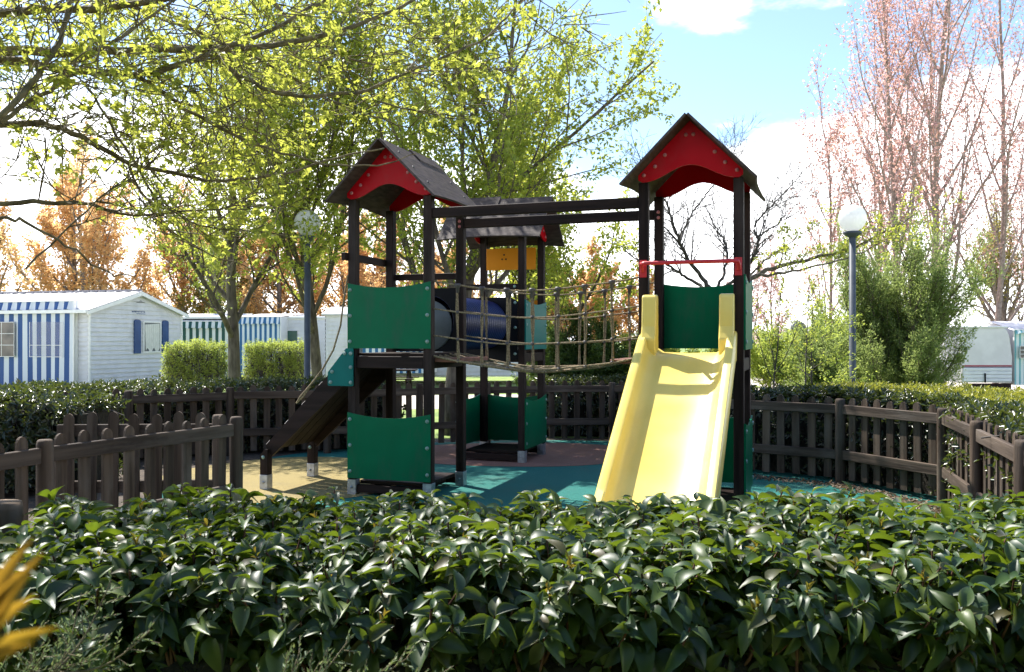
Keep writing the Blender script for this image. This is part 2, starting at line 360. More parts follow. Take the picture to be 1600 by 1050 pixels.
# ------------------------------------------------------------------ setting
def sheet(name, pts, z, mat, thick=None):
    b = MB(); n = len(pts)
    b.add([(x, y, z) for x, y in pts], [list(range(n))])
    return tag(b.build(name, mat), kind='structure')
def blob(cx, cy, rx, ry, seed, n=64, wob=0.06, rot=0):
    r = random.Random(seed); ph = [r.uniform(0, 6.28) for _ in range(4)]
    out = []
    for i in range(n):
        t = 2*math.pi*i/n
        k = 1+wob*(math.sin(2*t+ph[0])+0.6*math.sin(3*t+ph[1])+0.4*math.sin(5*t+ph[2]))
        x = rx*k*math.cos(t); y = ry*k*math.sin(t)
        out.append((cx+x*math.cos(rot)-y*math.sin(rot), cy+x*math.sin(rot)+y*math.cos(rot)))
    return out
gb = MB(); nG = 48
gb.add([(-400+800*i/nG, -60+560*j/nG, 0) for j in range(nG+1) for i in range(nG+1)],
       [(j*(nG+1)+i, j*(nG+1)+i+1, (j+1)*(nG+1)+i+1, (j+1)*(nG+1)+i) for j in range(nG) for i in range(nG)])
tag(gb.build('ground', GRASSM), kind='structure')
sheet('planting_bed', [(-7.6, 1.0), (6.6, 1.0), (7.4, 7), (6.2, 11.8), (3.2, 15.2), (-1.5, 15.0), (-5.5, 13.9), (-8.0, 12.2)], 0.004, SOIL)
sheet('gravel_path', [(-40, 20.5), (-14, 20.8), (-4, 21.2), (4, 22.0), (9, 24.0), (14, 28.5), (40, 33), (40, 39), (13, 35), (8, 30.5), (3, 27.5), (-5, 26.4), (-14, 26.0), (-40, 26)], 0.004, GRAVEL)
sheet('gravel_pitch', [(9.5, 29.5), (16, 30), (17, 38), (12, 40), (8, 36)], 0.008, GRAVEL)
sheet('rubber_surface', blob(0.35, 10.55, 4.35, 4.25, 3, wob=0.012), 0.008, TEALR)
sheet('sand_coloured_patch', blob(-2.75, 10.85, 1.55, 1.72, 5, wob=0.05), 0.012, YELR)
sheet('brick_coloured_patch', blob(0.12, 13.05, 1.85, 1.42, 8, wob=0.04), 0.012, BRNR)

# ------------------------------------------------------------------ play structure
PS = thing('play_structure', 'dark timber climbing frame with three roofed towers, rope bridge and yellow slide on teal rubber', 'play structure', (LO[0], LO[1], 0), -PSI)
PW = 0.0475
def post_mesh(z1): return MB().box(-PW, PW, -PW, PW, 0.03, z1, 0.006).mesh('post', WOOD_Z)
foot_me = MB().box(-PW-.004, PW+.004, -PW-.004, PW+.004, 0.0, 0.172, 0.003).lathe([(0.014, 0), (0.014, 0.01), (0.0, 0.012)], 8, Matrix.Translation((0, -PW-.003, 0.09)) @ Matrix.Rotation(rad(90), 4, 'X')).mesh('foot_bracket', GALV)
bolt_me = MB().lathe([(0.021, 0), (0.021, 0.006), (0.014, 0.012), (0.0, 0.014)], 10).mesh('bolt', BOLT)
boltd_me = MB().lathe([(0.016, 0), (0.016, 0.006), (0.0, 0.01)], 8).mesh('bolt', BOLTD)
boltr_me = MB().lathe([(0.019, 0), (0.019, 0.006), (0.0, 0.011)], 8).mesh('bolt', BOLTR)
ROT = {'-v': (rad(90), 0, 0), '+v': (rad(-90), 0, 0), '+u': (0, rad(90), 0), '-u': (0, rad(-90), 0)}
def bolt(parent, p, face, me=None): return ob('bolt', me or bolt_me, parent, p, ROT[face])
TOW = {'left': (0, 0), 'right': (3.197, 0), 'back': (0.09, 2.908)}
for tn, (u0, v0) in TOW.items():
    for du in (0, .9):
        for dv in (0, .9):
            p = ob('post', bpy.data.meshes.get('post') or post_mesh(3.225), PS, (u0+du, v0+dv, 0))
            ob('foot_bracket', foot_me, p)

deck_me = MB().box(-0.40, 0.40, -0.064, 0.064, -0.019, 0.019, 0.004).mesh('deck_plank', WOOD_X)
up_me = MB().box(-0.41, 0.41, -0.069, 0.069, -0.016, 0.016, 0.003).mesh('deck_plank', WOOD_X)
def decks(tn):
    u0, v0 = TOW[tn]
    lo = MB()
    for v in (0.0, 0.9): lo.box(u0+PW+.001, u0+.9-PW-.001, v0+v-.03, v0+v+.03, 0.035, 0.115, 0.004)
    for u in (.2, .7): lo.box(u0+u-.03, u0+u+.03, v0+.0305, v0+.8695, 0.04, 0.113, 0.004)
    lo = lo.build('ground_frame', WOOD_X, PS)
    for k in range(6): ob('deck_plank', deck_me, lo, (u0+.45, v0+.45+(k-2.5)*.134, 0.136))
    hi = MB()
    for v in (0.0, 0.9): hi.box(u0+PW+.001, u0+.9-PW-.001, v0+v-.04, v0+v+.04, 1.385, 1.515, 0.005)
    for u in (0.0, 0.9): hi.box(u0+u-.04, u0+u+.04, v0+PW+.001, v0+.9-PW-.001, 1.388, 1.512, 0.005)
    hi = hi.build('platform_frame', WOOD_X, PS)
    for k in range(6): ob('deck_plank', up_me, hi, (u0+.45, v0+.45+(k-2.5)*.141, 1.5335))
for tn in TOW: decks(tn)

def panel_poly(w, z0, z1, dip=0.055, n=14):
    pts = [(0, z0), (w, z0)]
    for i in range(n+1):
        s = 1-i/n; pts.append((w*s, z1-dip*math.sin(math.pi*s)**0.9))
    return pts
def panel(tn, side, z0, z1, mat, name='panel', dip=0.055, outer=True, bolts=True, cut=(0, 0)):
    """flat board on one face of a tower: side -v front, +v back, +u right, -u left"""
    u0, v0 = TOW[tn]; w = 0.9+2*PW-0.012-cut[0]-cut[1]; b = MB(); t = 0.018
    pts = panel_poly(w, z0, z1, dip)
    if side in ('-v', '+v'):
        y = v0-PW-t-.001 if side == '-v' else v0+.9+PW+.001
        pl = [(u0-PW+cut[0]+.006+a, z) for a, z in pts]; b.prism(pl, y, y+t, 'xz')
        o = b.build(name, mat, PS); yy = y if side == '-v' else y+t
        if bolts:
            for a in (0.032, w-0.032):
                for k in range(3): bolt(o, (u0-PW+cut[0]+.006+a, yy, z0+0.075+k*(z1-z0-.15)/2), side)
    else:
        x = u0-PW-t-.001 if side == '-u' else u0+.9+PW+.001
        pl = [(v0-PW+cut[0]+.006+a, z) for a, z in pts]; b.prism(pl, x, x+t, 'yz')
        o = b.build(name, mat, PS); xx = x if side == '-u' else x+t
        if bolts:
            for a in (0.032, w-0.032):
                for k in range(3): bolt(o, (xx, v0-PW+cut[0]+.006+a, z0+0.075+k*(z1-z0-.15)/2), side)
    return o
panel('left', '-v', 1.60, 2.31, GREEN); panel('left', '-v', 0.19, 0.905, GREEN)
panel('right', '+v', 1.60, 2.31, GREEN); panel('right', '+v', 0.19, 0.905, GREEN)
panel('right', '+u', 1.60, 2.31, GREEN); panel('right', '+u', 0.19, 0.905, GREEN)
panel('back', '+u', 1.56, 2.245, TEALB); panel('back', '+u', 0.195, 0.89, GREEN)
panel('back', '+v', 0.19, 0.89, GREEN); panel('back', '-u', 0.19, 0.89, GREEN)
panel('back', '-u', 1.56, 2.245, GREEN)
panel('back', '+v', 1.60, 2.30, ORANGE)

def holed_board(name, u0, u1, z0, z1, y0, y1, cu, cz, r, mat):
    b = MB(); n = 32
    ring = [(cu+r*math.cos(2*math.pi*i/n), cz+r*math.sin(2*math.pi*i/n)) for i in range(n)]
    out = []
    for i in range(n):
        a = 2*math.pi*i/n; c, s_ = math.cos(a), math.sin(a)
        k = min(((u1-cu) if c > 0 else (u0-cu))/c if abs(c) > 1e-6 else 9, ((z1-cz) if s_ > 0 else (z0-cz))/s_ if abs(s_) > 1e-6 else 9)
        out.append((cu+c*k, cz+s_*k))
    v = [(a, y0, z) for a, z in ring]+[(a, y0, z) for a, z in out]+[(a, y1, z) for a, z in ring]+[(a, y1, z) for a, z in out]
    f = []
    for i in range(n):
        j = (i+1) % n
        f += [(i, j, n+j, n+i), (2*n+i, 3*n+i, 3*n+j, 2*n+j), (i, 2*n+i, 2*n+j, j), (n+i, n+j, 3*n+j, 3*n+i)]
    b.add(v, f); return b.build(name, mat, PS)
# tunnel between the left and the back tower
holed_board('tunnel_board', -.04, .94, 1.552, 2.30, .952, .97, .47, 1.90, .318, BLACKB)
bu, bv = TOW['back']
tb = holed_board('tunnel_board', bu-.04, bu+.855, 1.40, 2.275, bv-.068, bv-.05, .47, 1.90, .318, BLACKB)
for z in (1.5, 1.86, 2.2): bolt(tb, (bu+.82, bv-.068, z), '-v')
prof = []
zz = 0.0; LT = bv-.052-.955
npitch = 27
for i in range(npitch):
    p = LT/npitch; z = i*p
    prof += [(0.318, z), (0.330, z+.12*p), (0.336, z+.3*p), (0.330, z+.5*p), (0.318, z+.62*p), (0.306, z+.75*p), (0.306, z+.9*p)]
prof.append((0.335, LT))
b = MB(); V = []; F = []; k = 36
prof = prof + [(0.312, LT), (0.312, 0.0)]
for r, z in prof:
    for j in range(k):
        t = 2*math.pi*j/k; V.append((.47+r*math.cos(t), .955+z, 1.90+r*math.sin(t)))
n = len(prof)
F = [(i*k+j, i*k+(j+1) % k, ((i+1) % n)*k+(j+1) % k, ((i+1) % n)*k+j) for i in range(n) for j in range(k)]
tun = b.add(V, F, True).build('tunnel_tube', BLUET, PS)
MB().lathe([(0.30, 0), (0.30, .006), (0.29, .014), (0, .022)], 36, Matrix.Translation((.47, .95, 1.86)) @ Matrix.Rotation(rad(90), 4, 'X')).build('tunnel_disc', GREYP, tun)

# rails on the towers
MB().box(-.03, .93, .90+PW+.002, .90+PW+.04, 2.40, 2.475, .004).build('guard_rail', WOOD_X, PS)
MB().box(-PW-.052, -PW-.002, -.10, 1.0, 2.565, 2.645, .004).build('guard_rail', WOOD_Y, PS)
r_ = MB().box(bu+PW+.002, bu+.9-PW-.002, bv-.03, bv+.03, 2.385, 2.465, .004).build('guard_rail', WOOD_X, PS)
for dy in (0.0,): bolt(r_, (bu+.80, bv-.03, 2.425), '-v')
# orange board with three holes
yb = MB().prism([(bu+.065, 2.725), (bu+.90-.065, 2.725), (bu+.90-.065, 3.045), (bu+.065, 3.045)], bv+.83, bv+.848, 'xz').build('play_board', ORANGE, PS)
for du, z in ((.345, 2.95), (.315, 2.885), (.375, 2.885)):
    MB().lathe([(0.013, 0), (0.013, .004), (0.0, .005)], 10).build('finger_hole', BLACKB, yb, (bu+du, bv+.829, z), ROT['-v'])

# roofs
def roof(tn, turned=False):
    u0, v0 = TOW[tn]
    apex, hw, ez = (3.70, 0.625, 3.07) if turned else (3.795, 0.625, 3.165)
    M = Matrix.Translation((u0+.45, v0+.45, 0)) @ (Matrix.Rotation(rad(90), 4, 'Z') if turned else Matrix.Identity(4))
    R = ob('roof', None, PS); R.empty_display_size = .1
    R.matrix_local = M
    th = 0.022; nl = math.sqrt(hw*hw+(apex-ez)**2); nx, nz_ = (apex-ez)/nl, hw/nl
    for s in (-1, 1):
        m = MB(); vs = []; n = 12
        ends = []
        for i in range(n+1):
            y = -.75+1.5*i/n; pull = 0.05*math.sin(math.pi*i/n)
            k = 1-pull/nl
            ends.append((s*hw*k, y, apex-(apex-ez)*k))
        top = [(s*0.0, -.75+1.5*i/n, apex) for i in range(n+1)]
        off = (s*nx*th, 0, nz_*th)
        up = [tuple(a+b_ for a, b_ in zip(p, off)) for p in top]; ue = [tuple(a+b_ for a, b_ in zip(p, off)) for p in ends]
        N1 = n+1
        v = top+ends+up+ue; f = []
        for i in range(n):
            f += [(i, i+1, N1+i+1, N1+i), (2*N1+i, 3*N1+i, 3*N1+i+1, 2*N1+i+1), (i, 2*N1+i, 2*N1+i+1, i+1), (N1+i, N1+i+1, 3*N1+i+1, 3*N1+i)]
        f += [(0, N1, 3*N1, 2*N1), (n, 2*N1+n, 3*N1+n, N1+n)]
        sl = m.add(v, f).build('roof_board', ROOFM, R)
        for y in (-.515, .515):
            for q in (.18, .45, .72):
                x = s*hw*q+s*nx*th; z = apex-(apex-ez)*q+nz_*th
                o = ob('bolt', boltd_me, sl, (x, y, z)); o.rotation_euler = (0, s*math.atan2(nx, nz_), 0)
    # ridge cap, a folded strip over the rear part of the ridge
    m = MB()
    cw = .13
    for s in (-1, 1):
        a = [(0, .02, apex+.055), (s*cw, .02, apex+.055-cw*(apex-ez)/hw), (s*cw, .70, apex+.055-cw*(apex-ez)/hw), (0, .70, apex+.055)]
        bt = [(x, y, z-.024) for x, y, z in a]
        m.add(a+bt, [(0, 1, 2, 3), (7, 6, 5, 4), (1, 5, 6, 2), (0, 4, 5, 1), (3, 2, 6, 7)])
    m.build('ridge_cap', ROOFM, R)
    # red gable boards
    for y, face in ((-.45-PW-.02, '-v'), (.45+PW+.002, '+v')):
        pts = []
        n = 26
        for i in range(n+1):
            u = -.495+.99*i/n
            e = min(1, (0.495-abs(u))/0.03)
            pts.append((u, apex-.55+.145*(0.5+0.5*math.cos(2*math.pi*max(-.45, min(.45, u))/.9))**1.1 - 0.022*math.sqrt(max(0, e)) if abs(u) > .34 else apex-.572+.145*(0.5+0.5*math.cos(2*math.pi*u/.9))**1.1))
        sl_ = (apex-ez)/hw
        pts += [(.495, apex-.495*sl_-.005), (0, apex-.006), (-.495, apex-.495*sl_-.005)]
        g = MB().prism(pts, y, y+.018, 'xz').build('gable_board', RED, R)
        for u, z in ((-.44, apex-.505), (.44, apex-.505), (-.235, apex-.32), (.235, apex-.32), (-.33, apex-.425), (.33, apex-.425), (-.035, apex-.14), (.035, apex-.14)):
            bolt(g, (u, y if face == '-v' else y+.018, z), face, boltr_me)
roof('left'); roof('right'); roof('back', True)

# the two overhead beams
for v in (0.0, 0.9):
    o = MB().box(.9+PW+.002, 3.197-PW-.002, v-.035, v+.035, 2.985, 3.09, .006).build('overhead_beam', WOOD_X, PS)
for (u, v) in ((.9, .9), (3.197, .9)):
    for z in (3.00, 3.06): ob('bolt', boltr_me, PS.children[0], (u, v-PW-.001, z), ROT['-v'])

# rope bridge
br = thing('rope_bridge', None, None); br.parent = PS
U0, U1 = .9+PW, 3.197-PW
def sag(u, z0, d): s = (u-U0)/(U1-U0); return z0-d*4*s*(1-s)
NU = 18
us = [U0+(U1-U0)*i/NU for i in range(NU+1)]
drop_us = [U0+(U1-U0)*k/8 for k in range(1, 8)]
rr = random.Random(4)
def twisted(path, r=0.0092, k=6):
    return MB().tube(path, r, k)
knot_me = MB().lathe([(0.0, -.02), (0.018, -.012), (0.021, 0), (0.018, .012), (0, .02)], 8).mesh('rope_knot', ROPEC)
tee_me = MB().lathe([(0.0, .026), (0.030, .024), (0.036, .010), (0.034, -.006), (0.020, -.018), (0.015, -.07), (0.010, -.075)], 10).mesh('rope_connector', ROPEC)
for v, sg in ((0.02, -1), (0.88, 1)):
    for z0, d in ((2.315, .115), (2.03, .105), (1.735, .085)):
        ph = rr.uniform(0, 6)
        twisted([(u, v+sg*.03*math.sin(math.pi*(u-U0)/(U1-U0))*(z0-1.5), sag(u, z0, d)+.006*math.sin(5*u+ph)) for u in us]).build('rope', ROPE, br)
    for u in drop_us:
        s = math.sin(math.pi*(u-U0)/(U1-U0)); zt = sag(u, 2.315, .115); zb = sag(u, 1.53, .14)
        for e in (-.006, .006):
            pts = []
            for i in range(9):
                q = i/8; z = zb+(zt-.03-zb)*q; pts.append((u+e*(1+.7*math.sin(q*math.pi*3+u))+.007*math.sin(3*q+7*u), v+sg*.03*s*(z-1.5)*.9, z))
            twisted(pts, .0086, 5).build('rope', ROPE, br)
        ob('rope_connector', tee_me, br, (u, v+sg*.03*s*.8, zt-.004))
        for z0, d in ((2.03, .105), (1.735, .085)):
            z = sag(u, z0, d); ob('rope_knot', knot_me, br, (u, v+sg*.03*s*(z0-1.5), z))
        ob('rope_knot', knot_me, br, (u, v, zb))
for j in range(7):
    v = .02+.86*j/6
    ph = rr.uniform(0, 6)
    twisted([(u, v+.006*math.sin(4*u+ph), sag(u, 1.53, .14 if j in (0, 6) else .165)+.008*math.sin(6*u+ph)) for u in us], .0125).build('rope', ROPE, br)
for k in range(1, 16):
    u = U0+(U1-U0)*k/16; s = 4*(k/16)*(1-k/16)
    twisted([(u, .0+.90*q/8, sag(u, 1.53, .14)-.02*s*math.sin(math.pi*q/8)-.004) for q in range(9)], .011).build('rope', ROPE, br)
for ua, ub in ((.9+PW+.003, .9+PW+.30), (3.197-PW-.30, 3.197-PW-.003)):
    MB().box(ua, ub, .03, .87, 1.455, 1.50, .006).build('end_board', REDWD, br)

# slide
SU, SV = TOW['right']
path = [(.10, 1.565), (-.05, 1.562), (-.17, 1.545), (-.28, 1.49), (-.45, 1.375), (-.8, 1.14), (-1.2, .87), (-1.6, .60), (-1.95, .36), (-2.15, .265), (-2.4, .225), (-2.75, .215)]
def section(i, pv, pz):
    wl = -.012; wr = .885
    h = 0.215 if pv > -1.9 else max(.12, .215-.12*(-1.9-pv))
    if i < 2: h = .10
    t = .075
    xi0, xi1 = wl+t, wr-t
    bed = [(xi0+.012, h*.55), (xi0+.055, .05), (xi0+.12, .008)]
    pts = [(wl, -.06), (wl-.004, h-.02), (wl+.008, h), (wl+t-.012, h), (xi0+.002, h-.014)]
    pts += bed
    pts += [(.436, 0.0)]
    pts += [(xi1-.12, .008), (xi1-.055, .05), (xi1-.012, h*.55), (xi1-.002, h-.014), (wr-t+.012, h), (wr-.008, h), (wr+.004, h-.02), (wr, -.06)]
    pts += [(wr-.02, -.06), (wr-.03, h-.05), (xi1+.012, h*.5), (xi1-.05, .01), (.436, -.025), (xi0+.05, .01), (xi0-.012, h*.5), (wl+.03, h-.05), (wl+.02, -.06)]
    return pts
# resample path smoothly
PP = np.array(path); tt = np.linspace(0, len(PP)-1, 70)
sm = np.array([[np.interp(t, range(len(PP)), PP[:, 0]), np.interp(t, range(len(PP)), PP[:, 1])] for t in tt])
for _ in range(3): sm[1:-1] = .25*sm[:-2]+.5*sm[1:-1]+.25*sm[2:]
V = []; ns = None
for i, (pv, pz) in enumerate(sm):
    sec = section(0 if pv > -.02 else 5, pv, pz)
    if -.12 < pv <= -.02: pass
    ns = len(sec)
    for x, h in sec: V.append((SU+x, SV+pv, pz+h))
F = [(i*ns+j, i*ns+(j+1) % ns, (i+1)*ns+(j+1) % ns, (i+1)*ns+j) for i in range(len(sm)-1) for j in range(ns)]
F += [list(range(ns)), list(range((len(sm)-1)*ns, len(sm)*ns))[::-1]]
sl = MB().add(V, F, True).build('slide', YEL, PS)
sl.data.set_sharp_from_angle(angle=rad(40)) if hasattr(sl.data, 'set_sharp_from_angle') else None
# tall grab wings at the top of the slide
for x0, x1 in ((.010, .150), (.735, .868)):
    prof_ = [(-.055, 2.085), (-.075, 2.12), (-.10, 2.128), (-.165, 2.122), (-.185, 2.10), (-.198, 1.95), (-.208, 1.82), (-.235, 1.755), (-.262, 1.70), (-.255, 1.60), (-.22, 1.50), (-.055, 1.50)]
    m = MB().prism([(SV+a, z) for a, z in prof_], SU+x0, SU+x1, 'yz')
    w = m.build('grab_wing', YEL, sl)
    bv_ = w.modifiers.new('bevel', 'BEVEL'); bv_.width = .018; bv_.segments = 3; bv_.limit_method = 'ANGLE'
# red hand bar over the slide
y = -PW-.10
rb = MB().tube([(SU-.005, -PW-.012, 2.36), (SU-.005, -PW-.05, 2.40), (SU-.003, y+.01, 2.425), (SU+.03, y, 2.43), (SU+.45, y, 2.43), (SU+.87, y, 2.43), (SU+.903, y+.01, 2.425), (SU+.905, -PW-.05, 2.40), (SU+.905, -PW-.012, 2.36)], .0195, 12).build('hand_bar', REDM, PS)
for u in (0, .9):
    MB().box(SU+u-.034, SU+u+.034, -PW-.009, -PW-.001, 2.30, 2.47, .002).build('bar_bracket', REDM, rb)

# climbing ramp on the left
def ramp_line(u): return 0.50+(u+1.10)*1.0
for v, nm in ((-.02, 'a'), (.92, 'b')):
    poly = [(-1.10, ramp_line(-1.10)), (-.062, ramp_line(-.062)), (-.062, ramp_line(-.062)-.30), (-1.02, ramp_line(-1.10)-.12)]
    MB().prism(poly, v-.022, v+.022, 'xz').build('ramp_stringer', WOOD_X, PS)
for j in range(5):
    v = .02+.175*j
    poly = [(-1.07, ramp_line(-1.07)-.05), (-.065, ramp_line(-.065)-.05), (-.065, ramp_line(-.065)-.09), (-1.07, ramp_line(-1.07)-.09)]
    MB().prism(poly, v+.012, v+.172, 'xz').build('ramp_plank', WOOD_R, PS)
cl = MB().box(-.055, .055, .06, .80, 0, .045, .012).mesh('climbing_cleat', PALEW)
for u in (-1.06, -.82, -.60, -.38):
    o = ob('climbing_cleat', MB().box(-.045, .045, -.015, .90, 0, .05, .014).mesh('climbing_cleat', PALEW), PS, (u, 0, ramp_line(u)-.045), (0, rad(-45), 0))
for v in (-.04, .94):
    p = MB().prism([(-1.14, .03), (-1.045, .03), (-1.045, ramp_line(-1.14)+.0), (-1.085, ramp_line(-1.14)-.005), (-1.14, ramp_line(-1.14)-.07)], v-.046, v+.046, 'xz').build('ramp_leg', WOOD_Z, PS)
    ob('foot_bracket', foot_me, p, (-1.0925, v, 0)); bolt(p, (-1.10, v-.046, .37), '-v')
gp = MB().prism([(-.045, 1.60), (.03, 1.60), (.04, 1.59), (.04, 1.20), (.03, 1.19), (-.26, 1.19), (-.27, 1.20), (-.27, 1.335), (-.26, 1.35)], -PW-.045, -PW-.027, 'xz').build('corner_board', TEALB, PS)
for u, z in ((.015, 1.545), (.015, 1.395), (.015, 1.23), (-.235, 1.23), (-.06, 1.545), (-.215, 1.345)): bolt(gp, (u, -PW-.045, z), '-v')
twisted([(-.055, -.03, 2.40), (-.10, -.05, 2.10), (-.13, -.06, 1.85), (-.22, -.06, 1.58), (-.36, -.06, 1.36), (-.50, -.06, 1.20), (-.64, -.055, 1.06), (-.69, -.05, .985)], .0105, 7).build('climbing_rope', ROPE, PS)
twisted([(-.52, -.055, 1.17), (-.60, -.06, 1.06), (-.65, -.05, 1.02), (-.69, -.048, .985)], .010, 7).build('climbing_rope', ROPE, PS)

# ------------------------------------------------------------------ fences
fpost_me = MB().lathe([(0.058, 0), (0.058, .955), (0.054, .985), (0.044, 1.0), (0, 1.0)], 14).mesh('post', FEN_Z)
def picket_mesh(var):
    pts = [(-.046, .06), (.046, .06), (.046, .955)]
    for i in range(1, 8):
        a = math.pi*i/8; pts.append((.046*math.cos(a), .955+.062*math.sin(a)))
    pts.append((-.046, .955))
    return MB().prism(pts, -.011, .011, 'xz').mesh('picket', FEN_Z)
picket_me = picket_mesh(0)
rf = random.Random(11)
def fence(label, pts, side=1, posts=None, pitch=.194, zs=(.825, .285), group=None, name='picket_fence', postz=1.0):
    """pickets stand on the far side (side=1: left of the run direction)"""
    F_ = thing(name, label, 'fence', (pts[0][0], pts[0][1], 0), 0, group)
    P = [np.array(p)-np.array(pts[0]) for p in pts]
    for i, p in enumerate(P):
        if posts is None or i in posts:
            o = ob('post', fpost_me, F_, (p[0], p[1], 0), (0, 0, rf.uniform(0, 6))); o.scale.z = postz*(1+rf.uniform(-.012, .012))
    for a, b_ in zip(P[:-1], P[1:]):
        d = b_-a; Ln = np.linalg.norm(d); ang = math.atan2(d[1], d[0]); nrm = np.array([-d[1], d[0]])/Ln
        for z in zs:
            me = MB().box(.04, Ln-.04, -.02, .02, 0, .11, .005).mesh('rail', FEN_X)
            ob('rail', me, F_, (a[0], a[1], z+rf.uniform(-.006, .006)), (0, 0, ang))
        m = max(1, int(round((Ln-.12)/pitch)))
        for k in range(m):
            s = (k+.5)/m*(Ln-.12)+.06; q = a+d/Ln*s+nrm*side*.034
            o = ob('picket', picket_me, F_, (q[0], q[1], rf.uniform(-.008, .008)), (rf.uniform(-.008, .008), rf.uniform(-.012, .012), ang)); o.scale.z = 1+rf.uniform(-.01, .01)
    return F_
fence('dark picket fence running behind the towers from the left bush to the slide', [(-6.4, 11.0), (-5.23, 12.0), (-4.1, 12.8), (-2.75, 13.1), (-1.45, 13.8), (-.4, 14.2), (.5, 14.5), (1.66, 14.6), (2.2, 14.2), (2.25, 11.7)], 1, group='picket fences round the play area')
fence('sunlit picket fence bending along the hedge on the right side', [(2.25, 11.55), (3.86, 10.35), (4.43, 9.05), (4.0, 7.57), (3.54, 6.1), (3.4, 4.6)], 1, group='picket fences round the play area')
fence('near picket fence with a long sloping looking rail at the left edge', [(-2.49, 7.95), (-3.29, 6.2), (-3.75, 4.5)], -1, group='picket fences round the play area')
fence('short picket panel seen just behind the near left fence', [(-4.25, 8.15), (-2.75, 8.25)], -1, posts=(1,), pitch=.19, zs=(.80, .28), group='picket fences round the play area', name='picket_fence')

# round-topped timber stump post at the bottom left
tag(MB().lathe([(0.085, 0), (0.085, 1.055), (0.080, 1.075), (0.0, 1.078)], 18).build('timber_post', pm('weathered_post', (0.10, 0.070, 0.045), (0.19, 0.14, 0.10), 14, .85, .4, spec=.15, stretch=(1, 1, .2)), None, (-1.955, 3.35, 0)), 'round flat-topped timber post standing in the foreground hedge at far left', 'post')

# ------------------------------------------------------------------ foliage builders
def hedge_shoots(rng, n, sampler, m=9, spread=.12):
    P, A = sampler(rng, n)       # base point and axis
    return P, unit(A)
def shoots_to_leaves(rng, P, A, m, sl, leaf_l, leaf_w, el0=25, el1=105, jitter=12):
    S = len(P); k = np.arange(m)
    t = (k+.5)/m
    a0 = rng.uniform(0, 6.28, S)
    az = a0[:, None]+k[None]*2.39996+rng.normal(0, .25, (S, m))
    el = np.radians(el1+(el0-el1)*t[None]**1.1+rng.normal(0, jitter, (S, m)))
    ref = np.where(np.abs(A[:, 2:3]) > .9, np.array([[1., 0, 0]]), np.array([[0, 0, 1.]]))
    X = unit(np.cross(A, ref)); Y = np.cross(A, X)
    R = np.cos(az)[..., None]*X[:, None]+np.sin(az)[..., None]*Y[:, None]
    D = np.cos(el)[..., None]*A[:, None]+np.sin(el)[..., None]*R
    Q = P[:, None]+A[:, None]*(t*sl)[None, :, None]+R*.004
    Uv = np.broadcast_to(A[:, None]*1.0+0*R, D.shape)+R*-.15+rng.normal(0, .22, D.shape)
    ln = leaf_l*rng.uniform(.8, 1.15, (S, 1))*rng.uniform(.5, 1.25, (S, m))*(1-.35*t[None]**4)
    return Q.reshape(-1, 3), D.reshape(-1, 3), Uv.reshape(-1, 3), ln.ravel(), ln.ravel()*leaf_w*rng.uniform(.85, 1.15, S*m)

def hedge(name, label, origin, P, A, rng, mat, m, sl, ll, lw, tpl, n_obj=0, stems=True, el0=25, el1=105, group=None, young=None, cat='hedge', core=None, stem_len=.3):
    H = thing(name, label, cat, origin, 0, group); O = np.array(origin)
    Q, D, Uv, ln, wd = shoots_to_leaves(rng, P, A, m, sl, ll, lw, el0, el1)
    tpls = tpl if isinstance(tpl, list) else [tpl]
    obj_mask = np.zeros(len(Q), bool)
    if n_obj:
        vis = in_view(Q+D*ln[:, None]*.5)
        dist = np.linalg.norm(Q-CAM, axis=1)
        score = ln/dist
        # leaves at the visible outside
        score = np.where(vis, score, -1)*np.where(rng.random(len(Q)) < .45, 1, .5)
        top = np.argsort(-score)[:n_obj]; obj_mask[top] = True
        mes = [np_mesh('leaf', t[0], [t[1]], mat, True) for t in tpls]
        leaf_objects('leaf', Q[top]-O, D[top], Uv[top], ln[top], wd[top], mes, H)
    rest = np.where(~obj_mask)[0]; grp = rng.integers(0, len(tpls), len(rest))
    cos = []; fcs = []; o = 0
    for g, t in enumerate(tpls):
        r = rest[grp == g]
        co, fc = bulk_leaves(Q[r]-O, D[r], Uv[r], ln[r], wd[r], t); cos.append(co); fcs.append(fc+o); o += len(co)
    tag(ob('foliage', np_mesh('foliage', np.concatenate(cos), [np.concatenate(fcs)], mat, True), H), kind='stuff')
    if stems:
        b = MB(); st_ = 1 if young is not None else max(1, len(P)//900)
        for p, a in zip(P[::st_], A[::st_]):
            q = p-O; b.tube([q-a*stem_len+rng.normal(0, .03, 3), q-a*stem_len*.4, q+a*sl*.9], [.007, .005, .003], 4, cap=False)
        tag(b.build('twigs', TWIG if young is not None else BARK_D, H), kind='stuff')
    if young is not None:
        n, l, mt = young
        vis = np.where(in_view(P))[0]
        idx = rng.choice(vis, min(n, len(vis)), replace=False)
        Q2, D2, U2, l2, w2 = shoots_to_leaves(rng, P[idx]+A[idx]*sl*.8, A[idx], 5, sl*.35, l, .28, 6, 32)
        co, fc = bulk_leaves(Q2-O, D2, U2, l2, w2, LT_NEAR[2])
        tag(ob('young_shoots', np_mesh('young_shoots', co, [fc], mt, True), H), kind='stuff')
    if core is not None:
        core.build('shaded_core', CORE, H)
    return H
TWIG = pm('reddish_hedge_twigs', (0.07, 0.028, 0.018), (0.16, 0.075, 0.045), 20, .7)
CORE = pm('shaded_twig_mass', (0.010, 0.009, 0.006), (0.03, 0.026, 0.016), 30, .95, 1.0, bscale=60)  # for solid hedge cores; the shade inside is put into this near-black colour

